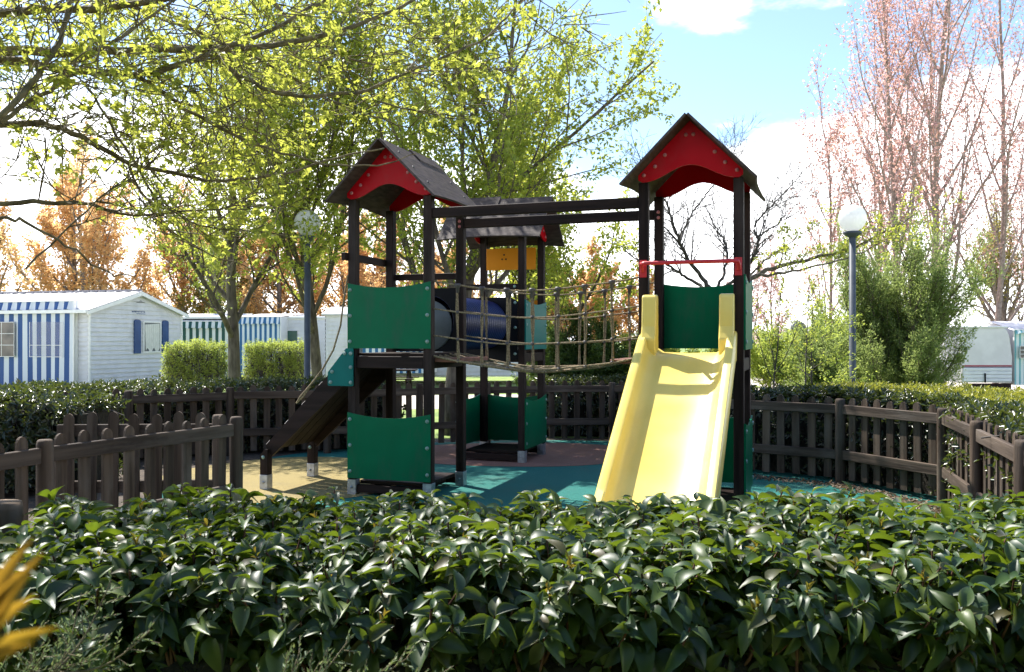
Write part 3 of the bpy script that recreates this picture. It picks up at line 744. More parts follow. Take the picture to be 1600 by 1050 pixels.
def bump2(x, y, s=1.0): return .5*np.sin(2.3*x*s+1.3)*np.cos(1.9*y*s+.4)+.3*np.sin(5.1*x*s+2.1*y*s)+.2*np.sin(9.0*x*s-7.0*y*s)

# foreground laurel hedge
def lump(nx, x0, x1, y0, y1, z0, z1, amp=.03, seed=0):
    b = MB(); ny = max(3, int((y1-y0)/.1)); r = np.random.default_rng(seed)
    xs = np.linspace(x0, x1, nx); ys = np.linspace(y0, y1, ny)
    V = [(x, y, z1+amp*float(bump2(x, y, 2))-(.06 if j in (0, ny-1) else 0)) for j, y in enumerate(ys) for x in xs]
    F = [(j*nx+i, j*nx+i+1, (j+1)*nx+i+1, (j+1)*nx+i) for j in range(ny-1) for i in range(nx-1)]
    base = len(V)
    V += [(x, y0-.0, z0) for x in xs]+[(x, y1, z0) for x in xs]
    F += [(i, base+i, base+i+1, i+1) for i in range(nx-1)]
    F += [((ny-1)*nx+i, (ny-1)*nx+i+1, base+nx+i+1, base+nx+i) for i in range(nx-1)]
    return b.add(V, F, True)
rng = np.random.default_rng(21)
FY0, FY1, FZ = 2.34, 3.42, .968
def front_sampler(rng, n):
    nt_ = int(n*.66)
    x = rng.uniform(-3.0, 3.0, nt_); y = rng.uniform(FY0-.02, FY1, nt_)
    e = np.clip((FY0+.16-y)/.18, 0, 1)
    z = FZ+.035*bump2(x, y, 1.6)-.10*e**2+rng.normal(0, .022, nt_)
    A = np.stack([rng.normal(0, .28, nt_), -.75*e+rng.normal(-.08, .25, nt_), np.ones(nt_)], 1)
    P = np.stack([x, y, z], 1)
    nf = n-nt_
    xf = rng.uniform(-2.4, 2.4, nf); zf = rng.uniform(.34, FZ-.09, nf); yf = FY0+.13+.03*bump2(xf, zf*3, 1.6)+rng.uniform(-.02, .05, nf)
    Pf = np.stack([xf, yf, zf], 1); Af = np.stack([rng.normal(0, .4, nf), -np.ones(nf)*.9+rng.normal(0, .25, nf), rng.normal(.45, .35, nf)], 1)
    return np.concatenate([P, Pf]), unit(np.concatenate([A, Af]))
P, A = front_sampler(rng, 2900)
kp = ~((P[:, 0]/P[:, 1] < -.535) & (P[:, 1] > 3.08)); P, A = P[kp], A[kp]
hedge('laurel_hedge', 'glossy dark leaved laurel hedge filling the foreground in front of the playground', (0, 2.7, 0), P-np.array([0, 0, 0.0]), A, rng, L_LAUREL, 12, .11, .085, .50, LT_NEAR, n_obj=300, el0=55, el1=112,
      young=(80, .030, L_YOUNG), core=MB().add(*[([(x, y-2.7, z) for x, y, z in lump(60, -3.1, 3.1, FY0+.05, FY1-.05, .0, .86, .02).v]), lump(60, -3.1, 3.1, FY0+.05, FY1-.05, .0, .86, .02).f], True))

def run_sampler(pts, width, zt, zb=.1, frac=(.5, .35, .15), amp=.05):
    """shoots over the top and both faces of a hedge that follows a line"""
    pts = np.array(pts, float); seg = np.linalg.norm(np.diff(pts, axis=0), axis=1); cum = np.concatenate([[0], np.cumsum(seg)])
    def f(rng, n):
        s = rng.uniform(0, cum[-1], n); i = np.clip(np.searchsorted(cum, s)-1, 0, len(seg)-1)
        d = np.diff(pts, axis=0)[i]/seg[i][:, None]; base = pts[i]+d*(s-cum[i])[:, None]
        nr = np.stack([-d[:, 1], d[:, 0]], 1)
        w = width if np.isscalar(width) else np.interp(s, cum, width)
        h = zt if np.isscalar(zt) else np.interp(s, cum, zt)
        w = np.broadcast_to(w, n); h = np.broadcast_to(h, n)
        u = rng.random(n); k = np.where(u < frac[0], 0, np.where(u < frac[0]+frac[1], 1, 2))
        o = np.where(k == 0, rng.uniform(-.5, .5, n), np.where(k == 1, -.5, .5))*w
        z = np.where(k == 0, h, rng.uniform(zb, 1, n)*h)
        xy = base+nr*o[:, None]
        bb = bump2(xy[:, 0]*1.5, xy[:, 1]*1.5)
        z = z+np.where(k == 0, amp*bb, 0)+rng.normal(0, .02, n)
        xy = xy+nr*(np.where(k == 1, -1, np.where(k == 2, 1, 0))*amp*bump2(z*3, xy[:, 0]*2))[:, None]
        sgn = np.where(k == 1, -1., np.where(k == 2, 1., 0.))
        A = np.concatenate([nr*sgn[:, None], np.where(k == 0, 1., .4)[:, None]], 1)+rng.normal(0, .3, (n, 3))
        return np.concatenate([xy, z[:, None]], 1), unit(A)
    return f
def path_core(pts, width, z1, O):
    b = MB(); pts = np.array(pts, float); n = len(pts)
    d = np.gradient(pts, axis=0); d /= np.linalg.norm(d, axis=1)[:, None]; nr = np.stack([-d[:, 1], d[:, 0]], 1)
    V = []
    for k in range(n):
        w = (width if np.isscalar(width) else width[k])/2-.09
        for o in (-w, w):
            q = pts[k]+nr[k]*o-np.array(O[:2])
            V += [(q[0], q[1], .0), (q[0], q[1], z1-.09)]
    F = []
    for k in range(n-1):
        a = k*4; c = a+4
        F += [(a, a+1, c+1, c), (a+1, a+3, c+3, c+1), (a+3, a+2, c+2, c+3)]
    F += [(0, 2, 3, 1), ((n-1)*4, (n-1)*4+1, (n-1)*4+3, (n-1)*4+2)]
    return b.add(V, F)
pl = [(-9.5, 10.6), (-7.0, 11.8), (-5.5, 12.75), (-4.2, 13.5), (-2.8, 13.9), (-1.9, 14.3)]
P, A = run_sampler(pl, .95, .96)(rng, 3600)
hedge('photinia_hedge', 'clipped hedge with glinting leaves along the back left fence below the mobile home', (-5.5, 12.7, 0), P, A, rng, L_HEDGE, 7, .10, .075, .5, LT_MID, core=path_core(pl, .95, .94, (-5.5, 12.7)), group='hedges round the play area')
pl = [(-8.2, 8.6), (-6.6, 9.6), (-5.35, 10.2), (-4.75, 10.1)]
P, A = run_sampler(pl, [1.3, 1.5, 1.4, .9], [1.12, 1.08, 1.0, .86], amp=.1)(rng, 2300)
hedge('photinia_hedge', 'bulging leafy bush at the left edge between the two picket fences', (-6, 9.8, 0), P, A, rng, L_HEDGE, 8, .12, .08, .5, LT_MID, n_obj=0, core=path_core(pl, .9, .95, (-6, 9.8)), group='hedges round the play area')
pl = [(2.9, 11.78), (4.12, 10.78), (4.80, 9.2), (4.38, 7.6), (3.92, 6.1), (3.78, 4.7)]
P, A = run_sampler(pl, .45, .94, frac=(.4, .15, .45))(rng, 3400)
hedge('laurel_hedge', 'broad hedge with pale lit leaves behind the right picket fence', (4.8, 9, 0), P, A, rng, L_HEDGE, 8, .11, .085, .48, LT_MID, n_obj=300, core=path_core(pl, .40, .93, (4.8, 9)), group='hedges round the play area')
pl = [(4.5, 12.5), (5.5, 11.3), (6.1, 9.6), (5.75, 7.7), (5.3, 6.0)]
P, A = run_sampler(pl, [1.6, 2.2, 2.3, 2.4, 2.4], .955, frac=(.8, .1, .1), amp=.03)(rng, 8000)
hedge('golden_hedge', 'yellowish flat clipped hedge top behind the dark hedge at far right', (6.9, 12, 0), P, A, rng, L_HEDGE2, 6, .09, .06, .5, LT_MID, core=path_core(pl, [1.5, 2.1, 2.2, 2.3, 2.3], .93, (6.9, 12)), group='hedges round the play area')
pl = [(.4, 15.6), (1.6, 15.7), (2.6, 14.9), (3.0, 13.2)]
P, A = run_sampler(pl, .8, .92)(rng, 1500)
hedge('laurel_hedge', 'dark low hedge behind the back fence beneath the rope bridge', (1.6, 15.5, 0), P, A, rng, L_HEDGE, 7, .10, .08, .5, LT_MID, core=path_core(pl, .7, .9, (1.6, 15.5)), group='hedges round the play area')

pl = [(-11, -3.0), (-6, -4.2), (0, -4.6), (6, -4.2), (11, -3.0)]  # unseen hedge, added to cut the sky light on faces towards the viewer
P, A = run_sampler(pl, 1.3, 4.2, frac=(.15, .1, .75), amp=.12)(rng, 4200)
hedge('unseen_shade_hedge', 'unseen tall dark conifer hedge added behind the viewer to block sky light', (0, -4.5, 0), P, A, rng, L_EVER, 7, .3, .22, .5, LT_FAR, core=path_core(pl, 1.2, 4.1, (0, -4.5)), stem_len=.5)

# leaf litter along the right fence and under the hedge
n = 1500
s = rng.random(n); side_ = np.array([(2.3, 11.3), (3.75, 10.2), (4.2, 9.0), (3.85, 7.6)])
k = rng.integers(0, 3, n); base = side_[k]+(side_[k+1]-side_[k])*s[:, None]+rng.normal(0, .085, (n, 2))
P3 = np.concatenate([base, np.full((n, 1), .014)+rng.random((n, 1))*.012], 1)
co, fc = bulk_leaves(P3, rng.normal(0, 1, (n, 3))*np.array([1, 1, .12]), np.array([[0, 0, 1.]])+rng.normal(0, .25, (n, 3)), rng.uniform(.03, .07, n), rng.uniform(.02, .04, n), LT_MID)
tag(ob('leaf_litter', np_mesh('leaf_litter', co, [fc], L_LITTER)), 'dry fallen leaves scattered on the earth beside the right fence', 'leaf litter', kind='stuff')

# ------------------------------------------------------------------ trees
def grow(rng, p, d, L, r, lv, P, out, tips):
    """recursive branch; P[lv] holds the habit of that order"""
    q = P[lv]; n = q['n']; pts = [p]; rs = [r]; dd = d.copy()
    for i in range(n):
        dd = dd+rng.normal(0, q['wig'], 3)+np.array([0, 0, q['up']])
        dd /= np.linalg.norm(dd); p = p+dd*L/n; pts.append(p); rs.append(r*(1-(1-q.get('tip', .35))*(i+1)/n))
    pts = np.array(pts); out.append((pts, rs, lv))
    last = lv == len(P)-1
    if last:
        tips.append((pts, dd)); return
    m = int(round(q['kids']*rng.uniform(.8, 1.2))); az = rng.uniform(0, 6.28)
    for k in range(m):
        t = q['t0']+(1-q['t0'])*(k+rng.uniform(.2, .8))/m
        f = t*n; i = min(int(f), n-1); pos = pts[i]+(pts[i+1]-pts[i])*(f-i); ax = pts[i+1]-pts[i]; ax /= np.linalg.norm(ax)
        az += 2.4+rng.normal(0, .4)
        ref = np.array([1., 0, 0]) if abs(ax[2]) > .8 else np.array([0, 0, 1.])
        X = np.cross(ax, ref); X /= np.linalg.norm(X); Y = np.cross(ax, X)
        an = rad(q['ang'])*rng.uniform(.75, 1.25)
        nd = math.cos(an)*ax+math.sin(an)*(math.cos(az)*X+math.sin(az)*Y)
        cl = L*q['len']*rng.uniform(.7, 1.2)*(1-q.get('taper', .45)*t)
        rr_ = np.interp(f, range(n+1), rs)
        grow(rng, pos, nd, cl, max(rr_*q['rr'], .004), lv+1, P, out, tips)
    if q.get('lead', True):
        grow(rng, pts[-1], dd, L*q['len']*.7, max(rs[-1], .004), lv+1, P, out, tips)

def branches_mesh(name, out, mat, O, kmax=8):
    cos = []; fcs = []; off = 0
    for pts, rs, lv in out:
        k = kmax if lv == 0 else (6 if lv == 1 else (4 if lv == 2 else 3))
        P = np.asarray(pts)-O; n = len(P); T = np.gradient(P, axis=0); T /= np.linalg.norm(T, axis=1)[:, None]+1e-9
        ref = np.array([1., 0, 0]) if abs(T[0, 2]) > .8 else np.array([0, 0, 1.])
        U = np.cross(T, ref); U /= np.linalg.norm(U, axis=1)[:, None]+1e-9; B = np.cross(T, U)
        th = np.linspace(0, 2*np.pi, k, endpoint=False)
        R = np.asarray(rs)[:, None, None]
        V = P[:, None]+R*(np.cos(th)[None, :, None]*U[:, None]+np.sin(th)[None, :, None]*B[:, None])
        cos.append(V.reshape(-1, 3))
        i = np.arange(n-1)[:, None]*k; j = np.arange(k)[None]; j2 = (j+1) % k
        fcs.append(np.stack([i+j, i+j2, i+k+j2, i+k+j], -1).reshape(-1, 4)+off); off += n*k
    return np_mesh(name, np.concatenate(cos), [np.concatenate(fcs)], mat, True)

def twig_leaves(rng, tips, step, per, ll, lw, droop=.3, spread=1.0, start=.15, jit=.5):
    Q = []; D = []
    for pts, d in tips:
        L = np.linalg.norm(pts[-1]-pts[0]); m = max(2, int(L/step))
        t = np.linspace(start, 1.0, m)*(len(pts)-1)
        i = np.minimum(t.astype(int), len(pts)-2); pos = pts[i]+(pts[i+1]-pts[i])*(t-i)[:, None]
        Q.append(np.repeat(pos, per, 0)); D.append(np.repeat((pts[i+1]-pts[i])/(np.linalg.norm(pts[i+1]-pts[i], axis=1)[:, None]+1e-9), per, 0))
    Q = np.concatenate(Q); D = np.concatenate(D); n = len(Q)
    dirs = unit(D*.5+rng.normal(0, spread, (n, 3))+np.array([0, 0, -droop]))
    Q = Q+rng.normal(0, ll*jit, (n, 3))
    U = np.array([[0, 0, 1.]])+rng.normal(0, .5, (n, 3))
    ln = ll*rng.uniform(.6, 1.25, n); return Q, dirs, U, ln, ln*lw

def tree(name, label, base, d, L, r, P, bark, leafm, seed, step, per, ll, lw, tpl=LT_FAR, droop=.3, spread=1.0, group=None, cat='tree', extra=None, min_z=None, keep_in=None):
    rng = np.random.default_rng(seed); O = np.array(base, float); out = []; tips = []
    T = thing(name, label, cat, base, 0, group)
    grow(rng, O.copy(), np.array(d, float)/np.linalg.norm(d), L, r, 0, P, out, tips)
    if extra:
        for args in extra: grow(rng, *[np.array(a, float) if isinstance(a, (tuple, list)) else a for a in args], P, out, tips)
    if keep_in is not None:   # crown trimmed to its outline
        out = [o_ for o_ in out if o_[2] == 0 or keep_in(o_[0])]; tips = [t_ for t_ in tips if keep_in(t_[0])]
    ob('trunk', branches_mesh('trunk', out, bark, O), T)
    if leafm is not None:
        Q, D, U, ln, wd = twig_leaves(rng, tips, step, per, ll, lw, droop, spread)
        if min_z is not None:
            k = Q[:, 2] > min_z+rng.normal(0, .25, len(Q)); Q, D, U, ln, wd = Q[k], D[k], U[k], ln[k], wd[k]
        co, fc = bulk_leaves(Q-O, D, U, ln, wd, tpl)
        tag(ob('crown', np_mesh('crown', co, [fc], leafm), T), kind='stuff')
    return T

# green spring trees behind the towers: upright spreading habit
def crown_outline(xs, zs):
    return lambda p: bool(np.all(p[:, 2] < np.interp(p[:, 0], xs, zs)))
RIGHT_SIDE = crown_outline([-8, -.1, .5, 1.2, 1.9, 2.7, 2.9], [14, 14, 8.6, 8.3, 8.0, 5.6, 2.0])
ASH = [dict(n=6, wig=.05, up=.03, kids=10, ang=40, len=.80, rr=.55, t0=.28, taper=.35),
       dict(n=7, wig=.09, up=.10, kids=10, ang=38, len=.52, rr=.5, t0=.15, taper=.4),
       dict(n=5, wig=.12, up=.08, kids=7, ang=42, len=.55, rr=.5, t0=.15, taper=.35),
       dict(n=4, wig=.14, up=.05)]
tree('maple_tree', 'leafy yellow-green tree with forked trunk between the left lamp and mobile homes', (-5.15, 16.5, 0), (.0, 0, 1), 5.4, .135, ASH, BARK, L_TREE, 5, .115, 3, .09, .68, group='spring green trees behind the play area', min_z=2.6)
tree('maple_tree', 'leafy tree with slim trunk just right of the left lamp post', (-3.72, 17, 0), (.06, 0, 1), 5.8, .12, [dict(ASH[0], t0=.2, kids=12)]+ASH[1:], BARK, L_TREE, 8, .10, 7, .086, .68, group='spring green trees behind the play area', min_z=2.2)
tree('maple_tree', 'tall upright green tree standing directly behind the back tower', (-1.15, 15.7, 0), (.03, -.03, 1), 5.5, .15, [dict(ASH[0], t0=.18, kids=13)]+ASH[1:], BARK, L_TREE, 13, .10, 7, .086, .68, group='spring green trees behind the play area', min_z=2.1, keep_in=RIGHT_SIDE)
tree('maple_tree', 'green tree with thin tall shoots left of the right tower roof', (.35, 18.6, 0), (.03, 0, 1), 3.7, .12, [dict(ASH[0], t0=.2, kids=12)]+ASH[1:], BARK, L_TREE, 17, .10, 6, .095, .68, group='spring green trees behind the play area', min_z=2.2, keep_in=RIGHT_SIDE)

# sparse budding poplars
POP = [dict(n=9, wig=.035, up=.05, kids=13, ang=30, len=.42, rr=.5, t0=.10, taper=.55),
       dict(n=6, wig=.06, up=.12, kids=8, ang=32, len=.42, rr=.5, t0=.2, taper=.4),
       dict(n=4, wig=.10, up=.08, kids=5, ang=38, len=.45, rr=.55, t0=.15, taper=.3),
       dict(n=3, wig=.1, up=.05)]
rp_ = random.Random(9)
right_pops = [(11.6, 26.5, 11.0, .11), (13.6, 28.0, 14.0, .13), (16.2, 29.5, 12.5, .11), (18.6, 31.0, 10.5, .10), (10.6, 29.5, 8.0, .08), (15.0, 31.5, 12.0, .10), (12.6, 30.5, 10.0, .09)]
desc = ['slim pink budding poplar nearest the globe lamp on the right', 'tallest pink budding poplar rising past the top edge at right', 'sparse pink budding poplar right of the tallest one', 'pink budding poplar at the far right edge above the caravan', 'short thin pink budding poplar beside the right tower roof', 'pink budding poplar filling the gap behind the tallest one', 'pink budding poplar directly behind the globe of the right lamp']
for i, ((x, y, h, r), lb) in enumerate(zip(right_pops, desc)):
    tree('poplar_tree', lb, (x, y, 0), (rp_.uniform(-.03, .03), 0, 1), h, r, [dict(POP[0], kids=20, len=.46)]+POP[1:], BARK_K, L_PINK, 40+i, .13, 2, .10, .75, group='pink budding poplars on the right', droop=.0)
left_pops = [(-26, 44, 11), (-22.4, 45, 12), (-20.2, 42, 10.5), (-17.2, 46, 9), (-14.4, 45, 8.0), (-11.6, 44, 8.5), (-8.9, 46, 9.0), (-6.2, 44, 8.2), (-3.2, 46, 8.0), (1.9, 47, 6.6), (4.4, 48, 6.4), (6.9, 48, 5.6), (-30, 46, 12)]
ldesc = ['orange budding poplar with dark trunk above the striped awning roof', 'tall orange budding poplar left of the mobile home ridge', 'orange budding tree rising over the middle of the tiled roof', 'orange budding tree just left of the mobile home gable', 'orange budding tree directly above the mobile home gable peak', 'bright orange budding tree behind the forked trunk', 'orange budding tree left of the left lamp post', 'orange budding tree between lamp post and left tower', 'orange budding tree hidden behind the left tower', 'tan budding tree seen through the left part of the rope bridge', 'tan budding tree seen through the middle of the rope bridge', 'low tan budding tree beside the slide top', 'orange budding tree at the extreme left edge']
for i, ((x, y, h), lb) in enumerate(zip(left_pops, ldesc)):
    PO = [dict(POP[0], kids=15, len=.44, ang=34, t0=.06) if i in (0, 1, 12) else dict(POP[0], kids=18, len=.62, ang=52, t0=.03), dict(POP[1], kids=7), dict(POP[2], kids=5), POP[3]]
    tree('poplar_tree', lb, (x, y, 0), (0, 0, 1), h*.72, .20, PO, BARK_P, L_ORANGE if i != 4 else L_YELLOW, 70+i, .14, 7 if i not in (0, 1, 12) else 3, .16, .8, group='orange budding trees behind the mobile homes', droop=.0)
tree('willow_tree', 'yellowish budding willow behind the caravan at far right', (20.2, 36, 0), (0, 0, 1), 4.6, .25, ASH, BARK_P, L_YELLOW, 91, .22, 3, .12, .6, droop=.5)
tree('willow_tree', 'pale greenish budding tree between the mobile home gable and the forked trunk', (-13.2, 41, 0), (0, 0, 1), 6.5, .12, POP, BARK_P, L_SHRUB, 92, .2, 3, .12, .7, droop=.1)

# shrubs and saplings
SHR = [dict(n=3, wig=.05, up=0, kids=11, ang=24, len=2.6, rr=.6, t0=.05, taper=.0, lead=True),
       dict(n=7, wig=.07, up=.05, kids=12, ang=26, len=.40, rr=.5, t0=.12, taper=.45),
       dict(n=5, wig=.10, up=.06, kids=6, ang=30, len=.5, rr=.5, t0=.1, taper=.3),
       dict(n=3, wig=.1, up=.08)]
tree('evergreen_shrub', 'large feathery green shrub to the right of the globe lamp', (7.5, 17.2, 0), (0, 0, 1), .85, .10, [dict(SHR[0], kids=30, ang=22, len=2.8)]+SHR[1:], BARK, L_BUSH, 51, .036, 5, .062, .36, spread=.55, droop=-.3, extra=[((7.5+.25*math.cos(a), 17.2+.25*math.sin(a), .1), (1.1*math.cos(a), 1.1*math.sin(a), .75+.35*math.sin(3*a)), 1.75, .03, 1) for a in [2.0+k*.26 for k in range(13)]], cat='shrub', group='shrubs beyond the fence')
tree('evergreen_shrub', 'smaller green shrub at the foot of the globe lamp', (6.05, 16.8, 0), (0, 0, 1), .5, .07, [dict(SHR[0], kids=14, ang=34, len=2.2)]+SHR[1:], BARK, L_BUSH, 52, .03, 7, .055, .4, spread=.6, droop=-.2, cat='shrub', group='shrubs beyond the fence')
for i, (x, y, s, lb) in enumerate(((1.0, 17.3, .52, 'dark bush seen below the rope bridge near the back tower'), (2.0, 17.6, .60, 'dark bush behind the rope bridge next to the slide'), (2.9, 16.9, .5, 'pale green bush half hidden behind the yellow slide'))):
    tree('evergreen_shrub', lb, (x, y, 0), (0, 0, 1), s, .05, [dict(SHR[0], kids=16, ang=46, len=2.6)]+SHR[1:], BARK_D, L_EVER if i < 2 else L_SHRUB, 55+i, .035, 7, .08, .5, spread=.8, droop=0, cat='shrub', group='shrubs beyond the fence')
for i, (x, y, s, lb, lm_) in enumerate(((6.9, 23.5, .5, 'pale green loose shrub beyond the gravel path behind the slender sapling', L_SHRUB), (8.3, 25.0, .55, 'olive loose shrub in front of the distant house between the saplings', L_BUSH), (9.6, 25.6, .6, 'light green loose shrub behind the umbrella shaped young tree', L_SHRUB), (10.9, 27.0, .55, 'mid green loose shrub left of the globe lamp pole on the far lawn', L_BUSH))):
    tree('loose_shrub', lb, (x, y, 0), (0, 0, 1), s, .04, [dict(SHR[0], kids=13, ang=36, len=2.8)]+SHR[1:], BARK, lm_, 155+i, .06, 4, .09, .55, spread=.9, droop=0, cat='shrub', group='loose shrubs beyond the gravel path')
for i, (x, y, h, lb) in enumerate(((10.6, 40, 5.2, 'faint thin budding tree far behind the slender sapling'), (12.4, 42, 4.6, 'faint thin budding tree far behind the satellite dish'))):
    tree('poplar_tree', lb, (x, y, 0), (0, 0, 1), h, .08, [dict(POP[0], kids=16, ang=36, len=.5)]+POP[1:], BARK_K, L_PINK, 170+i, .16, 2, .10, .75, group='pink budding poplars on the right', droop=0)
SAP = [dict(n=4, wig=.03, up=.0, kids=6, ang=24, len=.9, rr=.6, t0=.5, taper=.2), dict(n=6, wig=.06, up=.05, kids=5, ang=32, len=.4, rr=.5, t0=.25, taper=.3), dict(n=3, wig=.08, up=.05)]
tree('sapling', 'slender young tree with few leaves just right of the right tower', (3.86, 13.0, 0), (.02, 0, 1), 1.55, .022, SAP, BARK_D, L_OVER, 61, .10, 5, .055, .65, cat='sapling', group='saplings beyond the right fence')
SAP2 = [dict(n=4, wig=.03, up=.0, kids=9, ang=70, len=.6, rr=.55, t0=.35, taper=.3), dict(n=5, wig=.06, up=.02, kids=6, ang=42, len=.45, rr=.5, t0=.2, taper=.3), dict(n=3, wig=.08, up=.03)]
tree('sapling', 'small umbrella shaped young tree left of the globe lamp', (4.85, 14.2, 0), (0, 0, 1), 1.75, .025, SAP2, BARK_D, L_SHRUB, 62, .045, 6, .055, .5, cat='sapling', group='saplings beyond the right fence')
tree('sapling', 'thin whip of a young tree between the slender sapling and globe lamp', (4.55, 13.6, 0), (-.01, 0, 1), 2.6, .016, [dict(n=6, wig=.02, up=0, kids=9, ang=30, len=.28, rr=.5, t0=.35, taper=.4), dict(n=3, wig=.06, up=.05, kids=3, ang=32, len=.5, rr=.6, t0=.2), dict(n=2, wig=.08, up=.05)], BARK_D, L_OVER, 63, .12, 4, .045, .65, cat='sapling', group='saplings beyond the right fence')

def box_sampler(cx, cy, sx, sy, h):
    def f(rng, n):
        u = rng.random(n); k = np.where(u < .35, 0, np.where(u < .75, 1, 2))
        x = rng.uniform(-.5, .5, n)*sx; y = rng.uniform(-.5, .5, n)*sy; z = rng.uniform(.28, 1, n)*h
        top = k == 0; fr = k == 1
        z = np.where(top, h+.06*bump2(x*2, y*2), z); y = np.where(fr, -.5*sy, y); x = np.where(k == 2, np.sign(rng.random(n)-.5)*.5*sx, x)
        rnd = 1+rng.normal(0, .035, n)-.06*(np.abs((x)/sx*2)**4)*(z/h)
        A = np.stack([np.where(k == 2, np.sign(x), 0.), np.where(fr, -1., 0.), np.where(top, 1., .55)], 1)+rng.normal(0, .3, (n, 3))
        return np.stack([cx+x*rnd, cy+y*rnd, z*(1+rng.normal(0, .04, n))], 1), unit(A+np.array([0, 0, .6]))
    return f
for (x, y, sx, lb) in ((-9.4, 26.2, 1.55, 'bright clipped shrub against the green striped awning'), (-6.95, 26.0, 1.60, 'bright clipped shrub between the forked trunk and left lamp post')):
    P, A = box_sampler(x, y, sx, .9, 1.42)(rng, 820)
    hedge('clipped_shrub', lb, (x, y, 0), P, A, rng, L_SHRUB, 9, .16, .085, .45, LT_FAR, cat='shrub', group='clipped shrubs by the mobile homes', stem_len=.8)

# ------------------------------------------------------------------ overhanging tree at the left
OT = np.array([-3.6, 4.3, 0.0])
OV = thing('overhanging_tree', 'spring maple whose leafy branches hang across the upper left of the view', 'tree', tuple(OT))
F_PX = 1374.63
def px(x, y, D): return np.array([(x-800)/F_PX*D, D, 1.697+(530.4-y)/F_PX*D])
rng = np.random.default_rng(77)
out = []; tips = []
trunk = [(-3.6, 4.3, 0), (-3.62, 4.32, 1.2), (-3.55, 4.35, 2.4), (-3.6, 4.4, 3.6), (-3.5, 4.5, 4.8), (-3.55, 4.6, 6.4)]
out.append((np.array(trunk), [.17, .15, .14, .12, .09, .05], 0))
limbs = [  # traced limbs: pixel x, pixel y, distance; thickness at the start and end (m)
    ([(-260, 110, 4.3), (0, 72, 4.5), (130, 82, 4.7), (260, 76, 4.9), (390, 76, 5.1), (500, 58, 5.3), (600, 25, 5.5), (660, -8, 5.6)], .030, .010),
    ([(-250, 100, 4.4), (0, 88, 4.6), (100, 110, 4.7), (215, 118, 4.8), (300, 94, 4.9), (400, 58, 5.0), (500, 4, 5.2), (540, -30, 5.2)], .026, .008),
    ([(-240, 180, 4.4), (0, 196, 4.6), (60, 191, 4.7), (130, 215, 4.8), (200, 255, 5.0), (320, 284, 5.2), (430, 276, 5.4), (520, 246, 5.6), (600, 232, 5.7)], .022, .005),
    ([(215, 118, 4.8), (300, 178, 5.0), (400, 228, 5.3), (500, 256, 5.5), (600, 258, 5.7), (650, 240, 5.8)], .012, .003),
    ([(330, 84, 5.0), (400, 135, 5.1), (460, 152, 5.2), (560, 145, 5.3), (640, 110, 5.5), (740, 70, 5.7), (790, 30, 5.8), (825, -12, 5.9)], .014, .006),
    ([(-230, 300, 4.5), (0, 318, 4.7), (90, 316, 4.8), (130, 314, 4.9), (180, 336, 5.0), (300, 330, 5.2), (420, 318, 5.4)], .018, .004),
    ([(-200, 260, 3.6), (0, 182, 3.8), (55, 125, 3.9), (95, 60, 4.0), (112, -20, 4.1)], .018, .010),
    ([(0, 190, 4.0), (70, 145, 4.1), (150, 80, 4.2), (230, 30, 4.3), (300, -20, 4.4)], .012, .005),
    ([(200, 255, 5.0), (225, 310, 5.1), (270, 370, 5.2), (330, 398, 5.3), (410, 425, 5.5)], .008, .003),
    ([(130, 130, 4.7), (190, 220, 4.8), (240, 310, 4.9), (300, 352, 5.0), (400, 362, 5.1), (470, 372, 5.2)], .008, .003),
    ([(-150, 345, 4.1), (0, 340, 4.4), (40, 345, 4.5), (100, 380, 4.6), (160, 425, 4.8), (210, 432, 4.9)], .012, .003),
    ([(590, 158, 5.3), (680, 182, 5.5), (760, 190, 5.7), (820, 178, 5.8)], .006, .002),
    ([(-160, 20, 4.0), (0, 20, 4.2), (200, 8, 4.4), (330, -20, 4.5)], .026, .012),
    ([(-150, -60, 4.8), (60, -30, 5.2), (260, 30, 5.4), (420, 100, 5.5), (540, 170, 5.7), (640, 200, 5.8)], .014, .004),
    ([(40, 420, 4.5), (130, 330, 4.7), (240, 250, 4.9), (280, 230, 5.0)], .006, .003),
    ([(150, -40, 5.0), (300, 40, 5.3), (380, 130, 5.5), (430, 210, 5.6)], .010, .003),
    ([(400, -40, 5.4), (470, 60, 5.6), (560, 100, 5.8), (700, 120, 6.0), (780, 90, 6.1)], .010, .003),
]
Q3 = [dict(n=5, wig=.12, up=.02, kids=4, ang=42, len=.55, rr=.6, t0=.25, taper=.2), dict(n=3, wig=.12, up=0.0)]
def bare_hanging(p):
    d_ = np.maximum(p[:, 1], .5); x = 800+F_PX*p[:, 0]/d_; yy = 530.4-F_PX*(p[:, 2]-1.697)/d_
    return bool(np.any(((yy > 205) & (x > 500)) | (yy > 335+.22*x)))
def twig(p, nd, L, r_):
    o_, t_ = [], []
    grow(rng, p, nd, L, r_, 0, Q3, o_, t_)
    if any(bare_hanging(q[0]) for q in o_): return
    out.extend(o_); tips.extend(t_)
